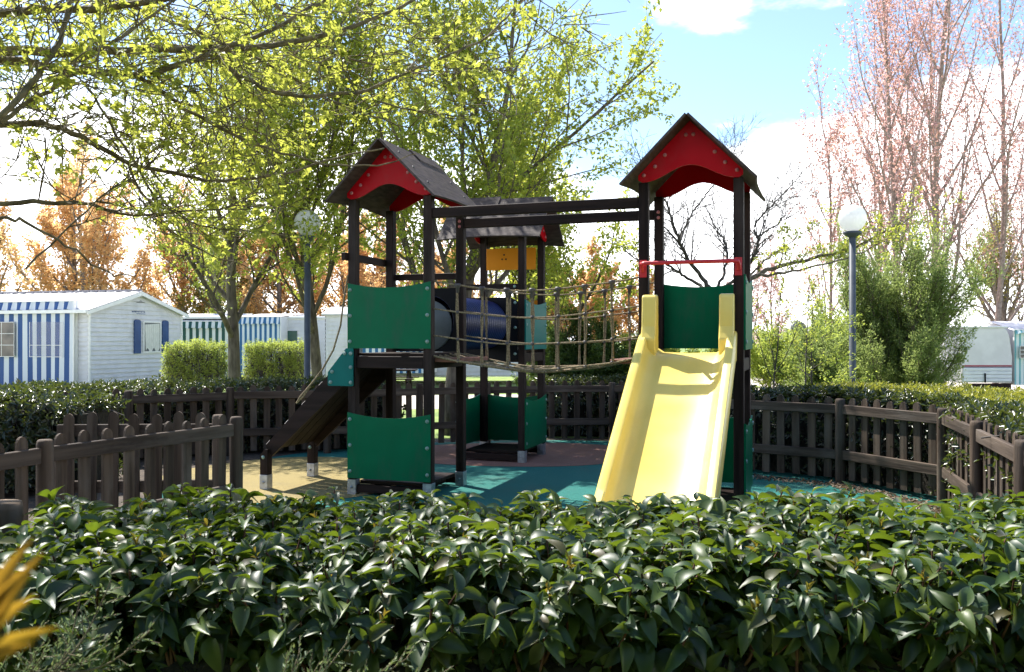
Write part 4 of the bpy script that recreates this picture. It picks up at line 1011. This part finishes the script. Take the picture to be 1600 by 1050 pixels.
for pts, ra, rb_ in limbs:
    raw = np.array([px(*p) for p in pts]); m = 4*len(raw)
    t = np.linspace(0, len(raw)-1, m); sm_ = np.stack([np.interp(t, range(len(raw)), raw[:, c]) for c in range(3)], 1)
    for _ in range(2): sm_[1:-1] = .25*sm_[:-2]+.5*sm_[1:-1]+.25*sm_[2:]
    sm_[1:-1] += rng.normal(0, .006, (m-2, 3))
    out.append((sm_, list(np.linspace(ra, rb_, m)), 1))
    L = np.sum(np.linalg.norm(np.diff(sm_, axis=0), axis=1)); k = int(L/.082)
    for j in range(k):
        f = rng.uniform(.08, 1.0)*(m-1); i = min(int(f), m-2); p = sm_[i]+(sm_[i+1]-sm_[i])*(f-i); ax = unit(sm_[i+1]-sm_[i])
        nd = unit(ax*rng.uniform(.3, 1.0)+rng.normal(0, .6, 3)+np.array([0, 0, -.06]))
        twig(p, nd, rng.uniform(.28, .75), .0045)
    twig(sm_[-1], unit(sm_[-1]-sm_[-2]), .5, rb_)
    # each limb that begins off to the left is carried by the trunk
    if pts[0][0] < -100:
        a = np.array([-3.57, 4.4, max(2.0, raw[0][2]-.25)]); out.append((np.array([a, (a+raw[0])/2+np.array([0, 0, .05]), raw[0]]), [ra*1.5, ra*1.2, ra], 1))
# unseen crown added above and behind the viewer to shade the hedge front
far_l = []
for k in range(7):
    a = np.array([-3.56, 4.4, 2.9+.3*k]); e = np.array([rng.uniform(-3.5, 2.6), rng.uniform(-4.2, .3), rng.uniform(3.4, 4.6)])
    t = np.linspace(0, 1, 12)[:, None]; q = a+(e-a)*t+np.array([0, 0, .5])*np.sin(math.pi*t); q[1:-1] += rng.normal(0, .04, (10, 3))
    far_l.append((q, list(np.linspace(.05, .012, 12)), 1))
    for j in range(34):
        f = rng.uniform(4.5, 11); i = min(int(f), 10); p = q[i]+(q[i+1]-q[i])*(f-i)
        o_, t_ = [], []
        grow(rng, p, unit(rng.normal(0, 1, 3)*np.array([1, 1, .5])), rng.uniform(.7, 1.5), .008, 0, Q3, o_, t_)
        if np.all(np.concatenate([x[0] for x in o_])[:, 1] < 1.4) and np.all(np.concatenate([x[0] for x in o_])[:, 2] > 2.6): out.extend(o_); tips.extend(t_)
out = [o_ for o_ in out]+far_l
out2 = [(p, r, 1 if l == 1 else (0 if (l == 0 and r[0] > .1) else 3)) for p, r, l in out]
ob('trunk', branches_mesh('trunk', out2, BARK_G, OT), OV)
Q, D, U, ln, wd = twig_leaves(rng, tips, .155, 7, .062, 1.0, droop=.45, spread=.9, start=.45, jit=.5)
pxx = 800+F_PX*Q[:, 0]/Q[:, 1]; pyy = 530.4-F_PX*(Q[:, 2]-1.697)/Q[:, 1]
cl_ = np.repeat(rng.random(len(Q)//7+1) < .36, 7)[:len(Q)]
keep = cl_ & (rng.random(len(Q)) < .8) & ~((pyy > 205+rng.normal(0, 12, len(Q))) & (pxx > 505)) & ~((pyy > 335+.22*pxx+rng.normal(0, 25, len(Q)))) & ~((pxx > 130) & (pxx < 260) & (pyy > 225) & (rng.random(len(Q)) < .6)) & (pxx < 840)
Q, D, U, ln, wd = Q[keep], D[keep], U[keep], ln[keep], wd[keep]
sc_ = np.where(in_view(Q), ln/np.linalg.norm(Q-CAM, axis=1), -1); top = np.argsort(-sc_)[:300]
mk_ = np.zeros(len(Q), bool); mk_[top] = True
back_ = Q[:, 1] < 1.5; ln = np.where(back_, ln*2.2, ln); wd = np.where(back_, wd*2.2, wd)
lm = [np_mesh('leaf', LT_COMP[0], [LT_COMP[1]], L_OVER), np_mesh('leaf', LT_COMP[0]*np.array([.85, 1.1, 1.6]), [LT_COMP[1]], L_OVER)]
leaf_objects('leaf', Q[top]-OT, D[top], U[top], ln[top], wd[top], lm, OV)
co, fc = bulk_leaves(Q[~mk_]-OT, D[~mk_], U[~mk_], ln[~mk_], wd[~mk_], LT_COMP)
tag(ob('crown', np_mesh('crown', co, [fc], L_OVER), OV), kind='stuff')

# bare tree behind the right tower, and the low limb that leafs out to its right
def limb_tree(name, label, base, limbs_, seed, habit, bark, leafm=None, dens=.16, tw=(.35, .9), r_tw=.010):
    r = np.random.default_rng(seed); O = np.array(base, float); T = thing(name, label, 'tree', base)
    o_ = []; t_ = []
    for pts, ra, rb2 in limbs_:
        raw = np.array([px(*p) if len(p) == 3 and p[0] > 20 else np.array(p[:3]) for p in pts]); m = 5*len(raw)
        t = np.linspace(0, len(raw)-1, m); q = np.stack([np.interp(t, range(len(raw)), raw[:, c]) for c in range(3)], 1)
        for _ in range(2): q[1:-1] = .25*q[:-2]+.5*q[1:-1]+.25*q[2:]
        q[1:-1] += r.normal(0, .012, (m-2, 3))
        o_.append((q, list(np.linspace(ra, rb2, m)), 0 if ra > .08 else 1))
        if ra > .10: continue
        L = np.sum(np.linalg.norm(np.diff(q, axis=0), axis=1))
        for j in range(int(L/dens)):
            f = r.uniform(.2, 1)*(m-1); i = min(int(f), m-2); p = q[i]+(q[i+1]-q[i])*(f-i); ax = unit(q[i+1]-q[i])
            grow(r, p, unit(ax*.8+r.normal(0, .5, 3)+np.array([0, 0, .35])), r.uniform(*tw), max(.5*np.interp(f, [0, m-1], [ra, rb2]), r_tw*.7), 0, habit, o_, t_)
        grow(r, q[-1], unit(q[-1]-q[-2]), tw[1], rb2, 0, habit, o_, t_)
    o_ = [(a, b, min(3, c+1) if b[0] < .03 else c) for a, b, c in o_]
    ob('trunk', branches_mesh('trunk', o_, bark, O), T)
    if leafm:
        Q, D, U, ln, wd = twig_leaves(r, t_, .16, 5, .062, .7, .3, .9, .4)
        co, fc = bulk_leaves(Q-O, D, U, ln, wd, LT_MID); tag(ob('crown', np_mesh('crown', co, [fc], leafm), T), kind='stuff')
    return T
BT = [dict(n=5, wig=.14, up=.04, kids=5, ang=42, len=.55, rr=.6, t0=.2, taper=.3), dict(n=4, wig=.15, up=.03, kids=4, ang=40, len=.55, rr=.65, t0=.2, taper=.2), dict(n=3, wig=.12, up=.0)]
d0 = 17.0
bx_, by_, _z = px(1118, 600, d0)
limb_tree('bare_tree', 'bare dark tree with crooked limbs behind the right tower', (bx_, by_, 0), [
    ([(bx_, by_, 0), (bx_+.03, by_, 1.0), (bx_-.02, by_, 2.0), px(1116, 470, d0), px(1115, 452, d0)], .12, .08),
    ([(1112, 458, d0), (1098, 432, d0), (1074, 405, d0-.2), (1060, 375, d0-.3), (1048, 342, d0-.4), (1040, 312, d0-.5), (1018, 285, d0-.6)], .050, .012),
    ([(1062, 380, d0-.3), (1072, 350, d0), (1096, 312, d0+.2), (1118, 285, d0+.3), (1132, 262, d0+.4)], .028, .008),
    ([(1112, 456, d0), (1085, 442, d0+.3), (1058, 424, d0+.5), (1036, 408, d0+.7), (1000, 412, d0+.9), (965, 380, d0+1)], .040, .010),
    ([(1120, 456, d0), (1136, 412, d0+.2), (1134, 380, d0+.4), (1118, 356, d0+.5), (1102, 322, d0+.6)], .034, .008),
    ([(1122, 458, d0), (1160, 428, d0-.2), (1186, 388, d0-.3), (1178, 350, d0-.3), (1205, 322, d0-.4), (1244, 282, d0-.5)], .038, .009),
    ([(1182, 372, d0-.3), (1210, 352, d0-.2), (1250, 330, d0)], .02, .007),
], 5, BT, BARK_D, None, .095, (.35, .95), .0055)
e0 = 16.2; ex_, ey_, _z = px(1150, 600, e0)
limb_tree('leafing_tree', 'low limb with fresh yellow leaves reaching right across the globe lamp pole', (ex_, ey_, 0), [
    ([(ex_, ey_, 0), (ex_+.04, ey_, 1.2), px(1153, 470, e0), px(1160, 446, e0)], .12, .105),
    ([(1158, 450, e0), (1176, 433, e0), (1215, 416, e0), (1270, 404, e0+.2), (1335, 388, e0+.4), (1400, 352, e0+.6), (1440, 330, e0+.7)], .058, .008),
    ([(1180, 432, e0), (1240, 425, e0-.2), (1320, 405, e0-.3), (1400, 372, e0-.3)], .028, .006),
    ([(1170, 436, e0), (1200, 400, e0), (1235, 380, e0+.1), (1262, 360, e0+.2)], .022, .006),
], 8, [dict(n=4, wig=.12, up=.04, kids=4, ang=40, len=.55, rr=.6, t0=.2, taper=.3), dict(n=3, wig=.1, up=.03)], BARK, L_OVER, .24, (.25, .6), .008)

# ------------------------------------------------------------------ mobile homes, awnings, caravan
WHITE = pm('white_siding', (0.60, 0.60, 0.64), (0.68, 0.68, 0.72), 3, .5, 0, dirt=((.42, .42, .40), .5, 1.5, (1, 1, .3)))
WHITE2 = pm('white_trim', (0.74, 0.74, 0.76), (0.80, 0.80, 0.81), 5, .45, 0)
TILE = pm('pale_roof_tiles', (0.50, 0.49, 0.50), (0.66, 0.65, 0.66), 4, .6, 0)
BLUEP = pm('navy_shutter_paint', (0.006, 0.045, 0.17), (0.010, 0.06, 0.21), 4, .45, 0)
GLASS = pm('window_glass', (0.10, 0.11, 0.12), (0.16, 0.17, 0.18), 2, .08, 0)
CURT = pm('white_net_curtain', (0.55, 0.55, 0.54), (0.72, 0.72, 0.70), 6, .9, .4, (8, 1, 1))
DKGREEN = pm('dark_green_door', (0.006, 0.06, 0.05), (0.01, 0.08, 0.065), 4, .4, 0)
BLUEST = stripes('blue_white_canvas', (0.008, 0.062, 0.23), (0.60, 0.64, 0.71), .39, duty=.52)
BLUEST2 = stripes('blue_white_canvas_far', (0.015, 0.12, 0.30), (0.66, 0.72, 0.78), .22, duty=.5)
GRNST = stripes('green_white_canvas', (0.010, 0.075, 0.06), (0.68, 0.72, 0.72), .27, duty=.5)
TEALST = stripes('teal_white_canvas', (0.16, 0.42, 0.46), (0.70, 0.78, 0.78), .13, duty=.4)
CANV = pm('white_canvas_roof', (0.74, 0.74, 0.74), (0.80, 0.80, 0.80), 3, .7, 0)

def frame_rot(l): return math.atan2(l[1], l[0])
def lap_wall(b, x0, x1, z0, z1, y, pitch=.155, gable=None):
    """lapped boards on the plane y, facing -y"""
    n = int((z1-z0)/pitch)
    for k in range(n+1):
        za = z0+k*pitch; zb = min(z0+(k+1)*pitch, z1)
        if zb-za < .01: continue
        xa, xb, xa2, xb2 = x0, x1, x0, x1
        if gable:
            gz, apx, gx = gable
            def lim(z):
                if z <= gz: return x0, x1
                t = (z-gz)/(apx-gz); return x0+(gx-x0)*t, x1-(x1-gx)*t
            (xa, xb), (xa2, xb2) = lim(za), lim(zb)
        b.add([(xa, y-.042, za), (xb, y-.042, za), (xb2, y-.002, zb), (xa2, y-.002, zb), (xa, y, za), (xb, y, za)], [(0, 1, 2, 3), (0, 4, 5, 1)])
def window(parent, x0, x1, z0, z1, y, curtain=True, mat=None):
    f = MB(); w = .055
    f.box(x0-w, x1+w, y-.06, y-.03, z1, z1+w).box(x0-w, x1+w, y-.06, y-.03, z0-w, z0).box(x0-w, x0, y-.06, y-.03, z0, z1).box(x1, x1+w, y-.06, y-.03, z0, z1)
    fr = f.build('window', WHITE2, parent)
    MB().box(x0, x1, y-.045, y-.035, z0, z1).build('pane', mat or GLASS, fr)
    if curtain:
        c = MB(); n = 16; xs = np.linspace(x0+.10*(x1-x0), x1-.03, n)
        c.add([(x, y-.048-.006*(i % 2), z0+.02+(.10*math.sin(i*.9))) for i, x in enumerate(xs)]+[(x-.05*(x1-x0)*(1-i/n), y-.048-.006*(i % 2), z1-.05*(1-i/n)-.02) for i, x in enumerate(xs)], [(i, i+1, n+i+1, n+i) for i in range(n-1)])
        c.build('curtain', CURT, fr)
    return fr
# main home: local x along the gable (left to right), local y into the long side
gdir = np.array([.29, .957]); gdir /= np.linalg.norm(gdir); C0 = np.array([-13.97, 29.0])
MH = thing('mobile_home', 'white clapboard mobile home with gable end and navy shutters', 'mobile home', (C0[0], C0[1], 0), frame_rot(gdir), 'mobile homes beyond the play area')
GW, HL, EV, APX = 4.7, 9.0, 2.76, 3.36
b = MB(); lap_wall(b, 0, GW, .25, APX-.03, 0.0, .155, (EV, APX, GW/2)); tag(b.build('siding', WHITE, MH), kind='stuff')
b = MB(); lap_wall(b, 0, HL, .25, EV, 0, .155)
s2 = b.build('siding', WHITE, MH); s2.rotation_euler = (0, 0, rad(-90)); s2.location = (0, HL, 0); tag(s2, kind='stuff')
b = MB(); b.prism([(0.01, .1), (GW-.01, .1), (GW-.01, EV), (GW/2, APX-.03), (.01, EV)], .004, HL, 'xz'); b.build('body', WHITE2, MH)
for x in (-.012, GW-.05): MB().box(x, x+.07, -.062, .02, .2, EV-.02).build('corner_trim', WHITE2, MH)
R = ob('roof', None, MH)
for s, xa in ((0, -.22), (1, GW+.22)):
    m = MB(); xr = GW/2; nr_ = 7; ny = 40
    zl = EV-.10
    V = []; 
    for i in range(nr_+1):
        t = i/nr_; x = xr+(xa-xr)*t; z = APX+.05+(zl-APX-.05)*t
        for j in range(ny+1):
            y = -.18+(HL+.36)*j/ny; V.append((x, y, z+(.02 if j % 2 else 0)+.0))
    F = [(i*(ny+1)+j, i*(ny+1)+j+1, (i+1)*(ny+1)+j+1, (i+1)*(ny+1)+j) for i in range(nr_) for j in range(ny)]
    m.add(V, F).build('roof_sheet', TILE, R)
m = MB()
for xa in (-.24, GW+.24):
    xs = GW/2; m.prism([(xs, APX+.03), (xa, EV-.13), (xa, EV-.25), (xs, APX-.11)], -.20, -.165, 'xz')
m.box(-.30, -.22, -.18, HL+.18, EV-.2, EV-.09)
m.build('barge_board', WHITE2, R)
m = MB()
for j in range(26):
    y = -.1+.36*j; m.box(GW/2-.09, GW/2+.09, y, y+.30, APX+.06, APX+.115)
m.build('ridge_tiles', pm('ridge_tile_grey', (.25, .23, .24), (.36, .34, .35), 5, .7), R)
wx0, wx1 = 2.62, 3.46   # window on the gable
window(MH, wx0, wx1, 1.27, 2.30, 0)
for x in (wx0-.52, wx1+.12):
    pts = [(x, 1.20), (x+.33, 1.20), (x+.33, 2.33)]+[(x+.165+.165*math.cos(math.pi*i/8), 2.33+.07*math.sin(math.pi*i/8)) for i in range(1, 8)]+[(x, 2.33)]
    MB().prism(pts, -.075, -.032, 'xz').build('shutter', BLUEP, MH)
m = MB()
for j in range(9):   # small printed plate above the window
    m.box(2.02+.075*j, 2.02+.075*j+.05, -.036, -.031, 2.66+.015*(j % 2), 2.70)
    if j > 2: m.box(2.02+.075*j, 2.02+.075*j+.06, -.036, -.031, 2.59, 2.62)
m.build('name_plate', BLUEP, MH)
MB().prism([(2.2, 3.0), (2.45, 3.09), (2.7, 3.0)], -.04, -.03, 'xz').build('gable_vent', GREYP, MH)

def awning(label, o, l, length, z0, z1, mat, depth=2.2, scallop=True, wins=(), roof_rise=.35, group='striped awnings of the mobile homes', ropes=True, cat='awning', valance=.32):
    """front canvas along local x, facing local -y"""
    A_ = thing('striped_awning', label, cat, (o[0], o[1], 0), frame_rot(l), group)
    n = int(length/.05); xs = np.linspace(0, length, n+1)
    yy = .02*np.sin(xs*8.1)+.012*np.sin(xs*3.3+1)
    V = [(x, y+.03*math.sin(2*x), z0) for x, y in zip(xs, yy)]+[(x, y*.4, z1) for x, y in zip(xs, yy)]
    MB().add(V, [(i, i+1, n+2+i, n+1+i) for i in range(n)], True).build('front_canvas', mat, A_)
    n2 = int(length/.05); per = .39
    V = []; 
    for i in range(n2+1):
        x = length*i/n2; V.append((x, -.10-.05*math.sin(x*16), z1-valance+.05*abs(math.sin(math.pi*x/per))))
    for i in range(n2+1):
        x = length*i/n2; V.append((x, -.03, z1+.02))
    MB().add(V, [(i, i+1, n2+2+i, n2+1+i) for i in range(n2)], True).build('valance', mat, A_)
    MB().add([(-.05, -.06, z1+.02), (length+.05, -.06, z1+.02), (length+.05, depth, z1+roof_rise), (-.05, depth, z1+roof_rise), (-.05, -.06, z1-.01), (length+.05, -.06, z1-.01)], [(0, 1, 2, 3), (0, 4, 5, 1)]).build('canvas_roof', CANV, A_)
    sidem = MB()
    for x in (.0, length): sidem.add([(x, 0, z0), (x, depth, z0), (x, depth, z1+roof_rise-.03), (x, 0, z1-.02)], [(0, 1, 2, 3)])
    sidem.build('side_canvas', CANV, A_)
    for (a, c, za, zb, dark) in wins:
        f = MB()
        f.box(a, c, -.075, -.062, za, zb)
        w_ = f.build('window', GLASSA if dark else PLAST, A_)
        g = MB()
        for k in (range(5) if dark else (0, 4)): g.box(a+(c-a)*k/4-.008, a+(c-a)*k/4+.008, -.083, -.076, za, zb)
        for k in (range(4) if dark else (0, 1)): g.box(a, c, -.092, -.084, za+(zb-za)*k/3-.008, za+(zb-za)*k/3+.008)
        g.build('glazing_bar', WHITE2, w_)
    for x in (length-.03,):
        MB().tube([(x+.05, -.08, 0), (x+.05, -.08, z1)], .03, 8).build('awning_pole', WHITE2, A_)
    return A_
GLASSA = pm('dark_awning_window', (.05, .045, .045), (.20, .16, .14), 1.2, .25, 0)
def clear_plastic():
    m, t, b = mat_base('clear_awning_plastic')
    b.inputs['Base Color'].default_value = (.55, .48, .54, 1); b.inputs['Roughness'].default_value = .5
    b.inputs['Alpha'].default_value = .10
    return m
PLAST = clear_plastic()
ldir = np.array([.957, -.29])        # left to right along the awning front
o_end = C0+np.array([-.957, .29])*.39-gdir*.15
o0 = o_end-ldir*9.0
awning('blue and white striped awning on the long side of the nearest mobile home', o0, ldir, 9.0, .15, 2.96, BLUEST, depth=.13, wins=((4.4, 6.55, 1.12, 2.28, True), (7.2, 8.55, 1.12, 2.28, False)), roof_rise=.12)

awning('green and white striped awning behind the left clipped shrub', (-14.2, 36.5), np.array([1, 0.0]), 2.7, .1, 2.45, GRNST, depth=2.4, roof_rise=.38)
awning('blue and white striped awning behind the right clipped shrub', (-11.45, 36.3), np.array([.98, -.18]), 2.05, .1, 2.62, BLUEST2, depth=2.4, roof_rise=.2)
H2 = thing('mobile_home', 'low white mobile home with a dark green door behind the left lamp post', 'mobile home', (-9.55, 36.6, 0), 0, 'mobile homes beyond the play area')
MB().box(0, 3.2, .01, 3.0, .15, 2.55).build('body', WHITE2, H2); b = MB(); lap_wall(b, 0, 3.2, .2, 2.5, 0); tag(b.build('siding', WHITE, H2), kind='stuff')
MB().box(-4.8, 3.4, -.1, 3.2, 2.555, 2.66, .02).build('roof', CANV, H2)
MB().box(.12, .62, -.06, -.03, .3, 2.05).build('door', DKGREEN, H2)
H3 = thing('mobile_home', 'white clapboard mobile home partly hidden by the left tower', 'mobile home', (-6.98, 33.0, 0), 0, 'mobile homes beyond the play area')
b = MB(); lap_wall(b, 0, 7.5, .35, 2.62, 0); tag(b.build('siding', WHITE, H3), kind='stuff')
b = MB(); lap_wall(b, 0, 3.4, .35, 2.62, 0); s3 = b.build('siding', WHITE, H3); s3.rotation_euler = (0, 0, rad(-90)); s3.location = (0, 3.4, 0); tag(s3, kind='stuff')
MB().box(0.01, 7.49, .01, 3.4, .3, 2.62).build('body', WHITE2, H3)
MB().prism([(-.15, 2.60), (3.55, 2.60), (3.55, 2.66), (1.7, 2.98), (-.15, 2.66)], -.15, 7.65, 'yz').build('roof', TILE, H3)
window(H3, .85, 1.45, 1.1, 2.1, 0, False)
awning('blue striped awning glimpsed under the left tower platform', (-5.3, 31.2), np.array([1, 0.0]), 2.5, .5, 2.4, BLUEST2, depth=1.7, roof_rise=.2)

# right-hand background
H4 = thing('mobile_home', 'pale mobile home hidden behind the saplings on the right', 'mobile home', (13.6, 42, 0), 0, 'mobile homes beyond the play area')
b = MB(); lap_wall(b, 0, 6.0, .3, 1.95, 0); tag(b.build('siding', WHITE, H4), kind='stuff')
MB().box(.01, 5.99, .01, 3, .2, 1.95).build('body', WHITE2, H4); MB().prism([(-.1, 1.93), (3.1, 1.93), (3.1, 1.99), (1.5, 2.25), (-.1, 1.99)], -.15, 6.15, 'yz').build('roof', TILE, H4)
window(H4, 1.6, 2.4, 1.0, 1.6, 0, False)
TERR = pm('terracotta_tiles', (.33, .21, .17), (.46, .31, .26), 9, .8, .6, (6, 1, 1))
H5 = thing('house', 'distant cream house with a terracotta tiled roof beside the satellite dish', 'house', (16.2, 60, 0))
MB().box(0, 5.2, 0, 5, 0, 1.05).build('wall', pm('cream_render', (.5, .45, .38), (.6, .55, .48), 3, .9), H5)
MB().prism([(-.3, 1.05), (5.3, 1.05), (2.5, 2.2)], -.2, 5.4, 'yz').build('roof', TERR, H5)
window(H5, .8, 1.6, .3, .85, 0, False)
SD = thing('satellite_dish', 'small pale satellite dish on a pole between the saplings', 'satellite dish', (9.1, 28, 0))
MB().tube([(0, 0, 0), (0, 0, 2.0)], .03, 8).build('pole', GALV, SD)
MB().lathe([(0.0, .06), (.12, .045), (.2, .02), (.26, -.02), (.25, -.03), (0, .04)], 18, Matrix.Translation((0, -.08, 2.05)) @ Matrix.Rotation(rad(75), 4, 'X')).build('dish', GREYP, SD)

CV = thing('caravan', 'white caravan with a red and grey stripe and ribbed lower panel', 'caravan', (12.9, 26, 0), 0)
prof = [(1.85, .42), (1.88, .8), (1.87, 1.2), (1.80, 1.75), (1.72, 1.98), (1.62, 2.03), (.5, 2.03), (.4, 1.95), (.4, .42)]
MB().prism(prof, 0, 2.1, 'xz').build('body', pm('caravan_white', (.62, .60, .62), (.70, .68, .70), 3, .4), CV)
b = MB()
for k in range(4): b.box(.42, 1.86, -.035, -.003, .45+.105*k, .545+.105*k, .012)
b.build('ribbed_panel', pm('caravan_ribs', (.62, .64, .68), (.7, .72, .75), 3, .4), CV)
MB().box(.41, 1.868, -.012, -.002, .895, .94).build('stripe', pm('red_stripe', (.30, .05, .07), (.36, .07, .09), 3, .5), CV)
MB().box(.41, 1.868, -.012, -.002, .86, .892).build('stripe', pm('grey_stripe', (.12, .12, .16), (.16, .16, .2), 3, .5), CV)
MB().box(.38, 1.75, -.04, 2.14, 2.035, 2.09, .02).build('roof', CANV, CV)
for k in range(7): MB().box(.42+.205*k, .42+.205*k+.19, -.02, .01, .0, .40).build('skirt_board', WOOD_Z, CV)
MB().tube([(1.05, -.06, .42), (1.05, -.06, .70)], .022, 6).build('gas_pipe', BLACKB, CV)
awning('teal and white striped awning at the right edge beside the caravan', (14.85, 26), np.array([.985, -.17]), 4.0, .35, 1.98, TEALST, depth=2.2, roof_rise=.3, valance=.14, wins=((.12, .62, 1.15, 1.5, True),))
ST = thing('brick_step', 'low reddish brick steps in front of the teal awning', 'steps', (14.7, 24.6, 0))
BRK = pm('red_brick', (.28, .12, .09), (.40, .2, .16), 8, .85, .4)
for k, (x, z) in enumerate(((0, 0), (.42, 0), (.84, 0), (.3, .155), (.72, .155))): MB().box(x, x+.41, 0, .3, z, z+.15, .01).build('brick', BRK, ST)

# utility pole, picnic table
tag(MB().tube([(0, 0, 0), (0, 0, 6.4)], [.12, .08], 8).build('utility_pole', BARK_P, None, (-20.9, 50, 0)), 'thin grey pole rising behind the mobile home gable', 'pole')
PT = thing('picnic_table', 'dark garden table with benches on the lawn below the left platform', 'picnic table', (-4.0, 28.6, 0))
MB().box(-.9, .9, -.38, .38, .68, .73, .01).build('table_top', WOOD_X, PT)
for y in (-.75, .75): MB().box(-.9, .9, y-.13, y+.13, .42, .46, .01).build('bench', WOOD_X, PT)
for x in (-.65, .65):
    for s in (-1, 1): MB().prism([(s*.1, .68), (s*.2, .68), (s*.75, 0), (s*.65, 0)], x-.04, x+.04, 'yz').build('leg', WOOD_Z, PT)
    MB().box(x-.03, x+.03, -.8, .8, .36, .415).build('crossbar', WOOD_Y, PT)

# ------------------------------------------------------------------ globe lamps
POLE = pm('blue_grey_pole_paint', (.066, .078, .098), (.085, .098, .120), 6, .5, .05, spec=.2)
def opal():
    m, t, b = mat_base('opal_globe'); b.inputs['Base Color'].default_value = (.86, .86, .86, 1); b.inputs['Roughness'].default_value = .2
    tr = t.nodes.new('ShaderNodeBsdfTranslucent'); tr.inputs[0].default_value = (.9, .9, .9, 1)
    ms = t.nodes.new('ShaderNodeMixShader'); ms.inputs[0].default_value = .6
    t.links.new(b.outputs[0], ms.inputs[1]); t.links.new(tr.outputs[0], ms.inputs[2]); t.links.new(ms.outputs[0], t.nodes['Material Output'].inputs['Surface'])
    return m
OPAL = opal()
def lamp(label, x, y):
    T = thing('street_lamp', label, 'street lamp', (x, y, 0), 0, 'globe street lamps')
    MB().lathe([(.085, 0), (.085, .5), (.056, .56), (.054, 3.40), (.0, 3.40)], 14).build('pole', POLE, T)
    MB().lathe([(.06, 3.40), (.14, 3.455), (.15, 3.47), (.15, 3.50), (0, 3.50)], 18).build('collar', POLE, T)
    g = [(.226*math.sin(math.pi*i/20), 3.725-.226*math.cos(math.pi*i/20)) for i in range(3, 21)]
    MB().lathe(g, 28).build('globe', OPAL, T)
lamp('blue-grey street lamp with a bright white globe on the right', 5.69, 14.7)
lamp('blue-grey street lamp with its globe among leaves on the left', -3.56, 15.3)

# ------------------------------------------------------------------ sprigs right at the camera
OL = thing('bronze_shoot', 'blurred orange young shoot close to the lens at bottom left', 'shoot', (-.16, .235, .9))
O_ = np.array([-.16, .235, .9])
me_ = [np_mesh('leaf', t[0], [t[1]], L_ORLEAF, True) for t in LT_NEAR[:3]]
tipsL = [((10, 1000), (48, 880), .60), ((0, 980), (10, 865), .60), ((15, 985), (68, 930), .62), ((10, 1010), (86, 985), .62), ((-20, 960), (-5, 900), .61), ((-10, 1030), (60, 1010), .6)]
Pl = []; Dl = []; ll_ = []
for (x0, y0), (x1, y1), d in tipsL:
    a = px(x0-34, y0+18, d*.38); c = px(x1*.66-14, y1+.12*(1000-y1), d*.38-.01); Pl.append(a); Dl.append(c-a); ll_.append(np.linalg.norm(c-a))
Pl = np.array(Pl); Dl = np.array(Dl); ll_ = np.array(ll_)
leaf_objects('leaf', Pl-O_, Dl, np.tile(np.array([[.2, -1., .45]]), (len(Pl), 1)), ll_, ll_*.24, me_, OL)
MB().tube([px(-36, 1020, .232)-O_, px(-60, 1100, .235)-O_, px(-90, 1600, .24)-O_, np.array([px(-120, 1600, .24)[0], .24, 0.0])-O_], [.001, .0015, .002, .004], 6).build('stem', BARK_G, OL)

def juniper(label, base, tips_px, seed):
    r = np.random.default_rng(seed); O = np.array(base, float); T = thing('juniper_sprig', label, 'juniper', base, 0, 'juniper sprigs in front of the hedge')
    st = MB(); Qs = []; Ds = []
    for (x0, y0, d0, x1, y1, d1) in tips_px:
        a = px(x0, y0, d0); c = px(x1, y1, d1); ax = c-a; L = np.linalg.norm(ax); ax /= L
        pts = [a+(c-a)*t+np.array([0, 0, -.02*math.sin(math.pi*t)]) for t in np.linspace(0, 1, 8)]
        st.tube([O-O, (a-O)*.5+np.array([0, 0, -.1]), pts[0]-O], .003, 5, cap=False); st.tube([p-O for p in pts], np.linspace(.0022, .0008, 8), 5)
        m = int(L/.0085)
        for j in range(m):
            t = (j+.5)/m; p = a+(c-a)*t+np.array([0, 0, -.02*math.sin(math.pi*t)])
            sd = np.cross(ax, np.array([0, -1., .3])); sd /= np.linalg.norm(sd)
            bd = unit(ax*.85+sd*(1 if j % 2 else -1)*.7+r.normal(0, .22, 3)); bl = (.052*(1-.75*t)+.012)*r.uniform(.6, 1.2)
            st.tube([p-O, p+bd*bl-O], [.0009, .0006], 3, cap=False)
            for k in range(int(bl/.0028)):
                q = p+bd*bl*(k/(bl/.0028)); Qs.append(q); Ds.append(unit(bd*1.0+r.normal(0, .55, 3)))
    Qs = np.array(Qs); Ds = np.array(Ds); n = len(Qs); ln = r.uniform(.005, .011, n)
    st.build('stem', BARK_G, T)
    co, fc = bulk_leaves(Qs-O, Ds, r.normal(0, 1, (n, 3)), ln, ln*.36, LT_FAR)
    tag(ob('needles', np_mesh('needles', co, [fc], L_JUNI), T), kind='stuff')
juniper('grey-green juniper sprig rising at the lower left before the hedge', (-.75, 1.38, .0), [(85, 1050, 1.3, 175, 905, 1.36), (60, 1060, 1.28, 45, 985, 1.3), (95, 1050, 1.3, 235, 985, 1.33), (20, 1070, 1.26, 110, 1015, 1.28), (90, 1050, 1.32, 128, 925, 1.38), (-20, 1080, 1.25, 70, 1020, 1.27)], 3)
juniper('low juniper sprig along the bottom edge left of centre', (-.25, 1.38, .0), [(470, 1080, 1.3, 640, 1025, 1.34), (430, 1090, 1.3, 545, 1000, 1.36), (500, 1090, 1.3, 690, 1052, 1.33), (420, 1090, 1.28, 470, 1015, 1.33)], 5)
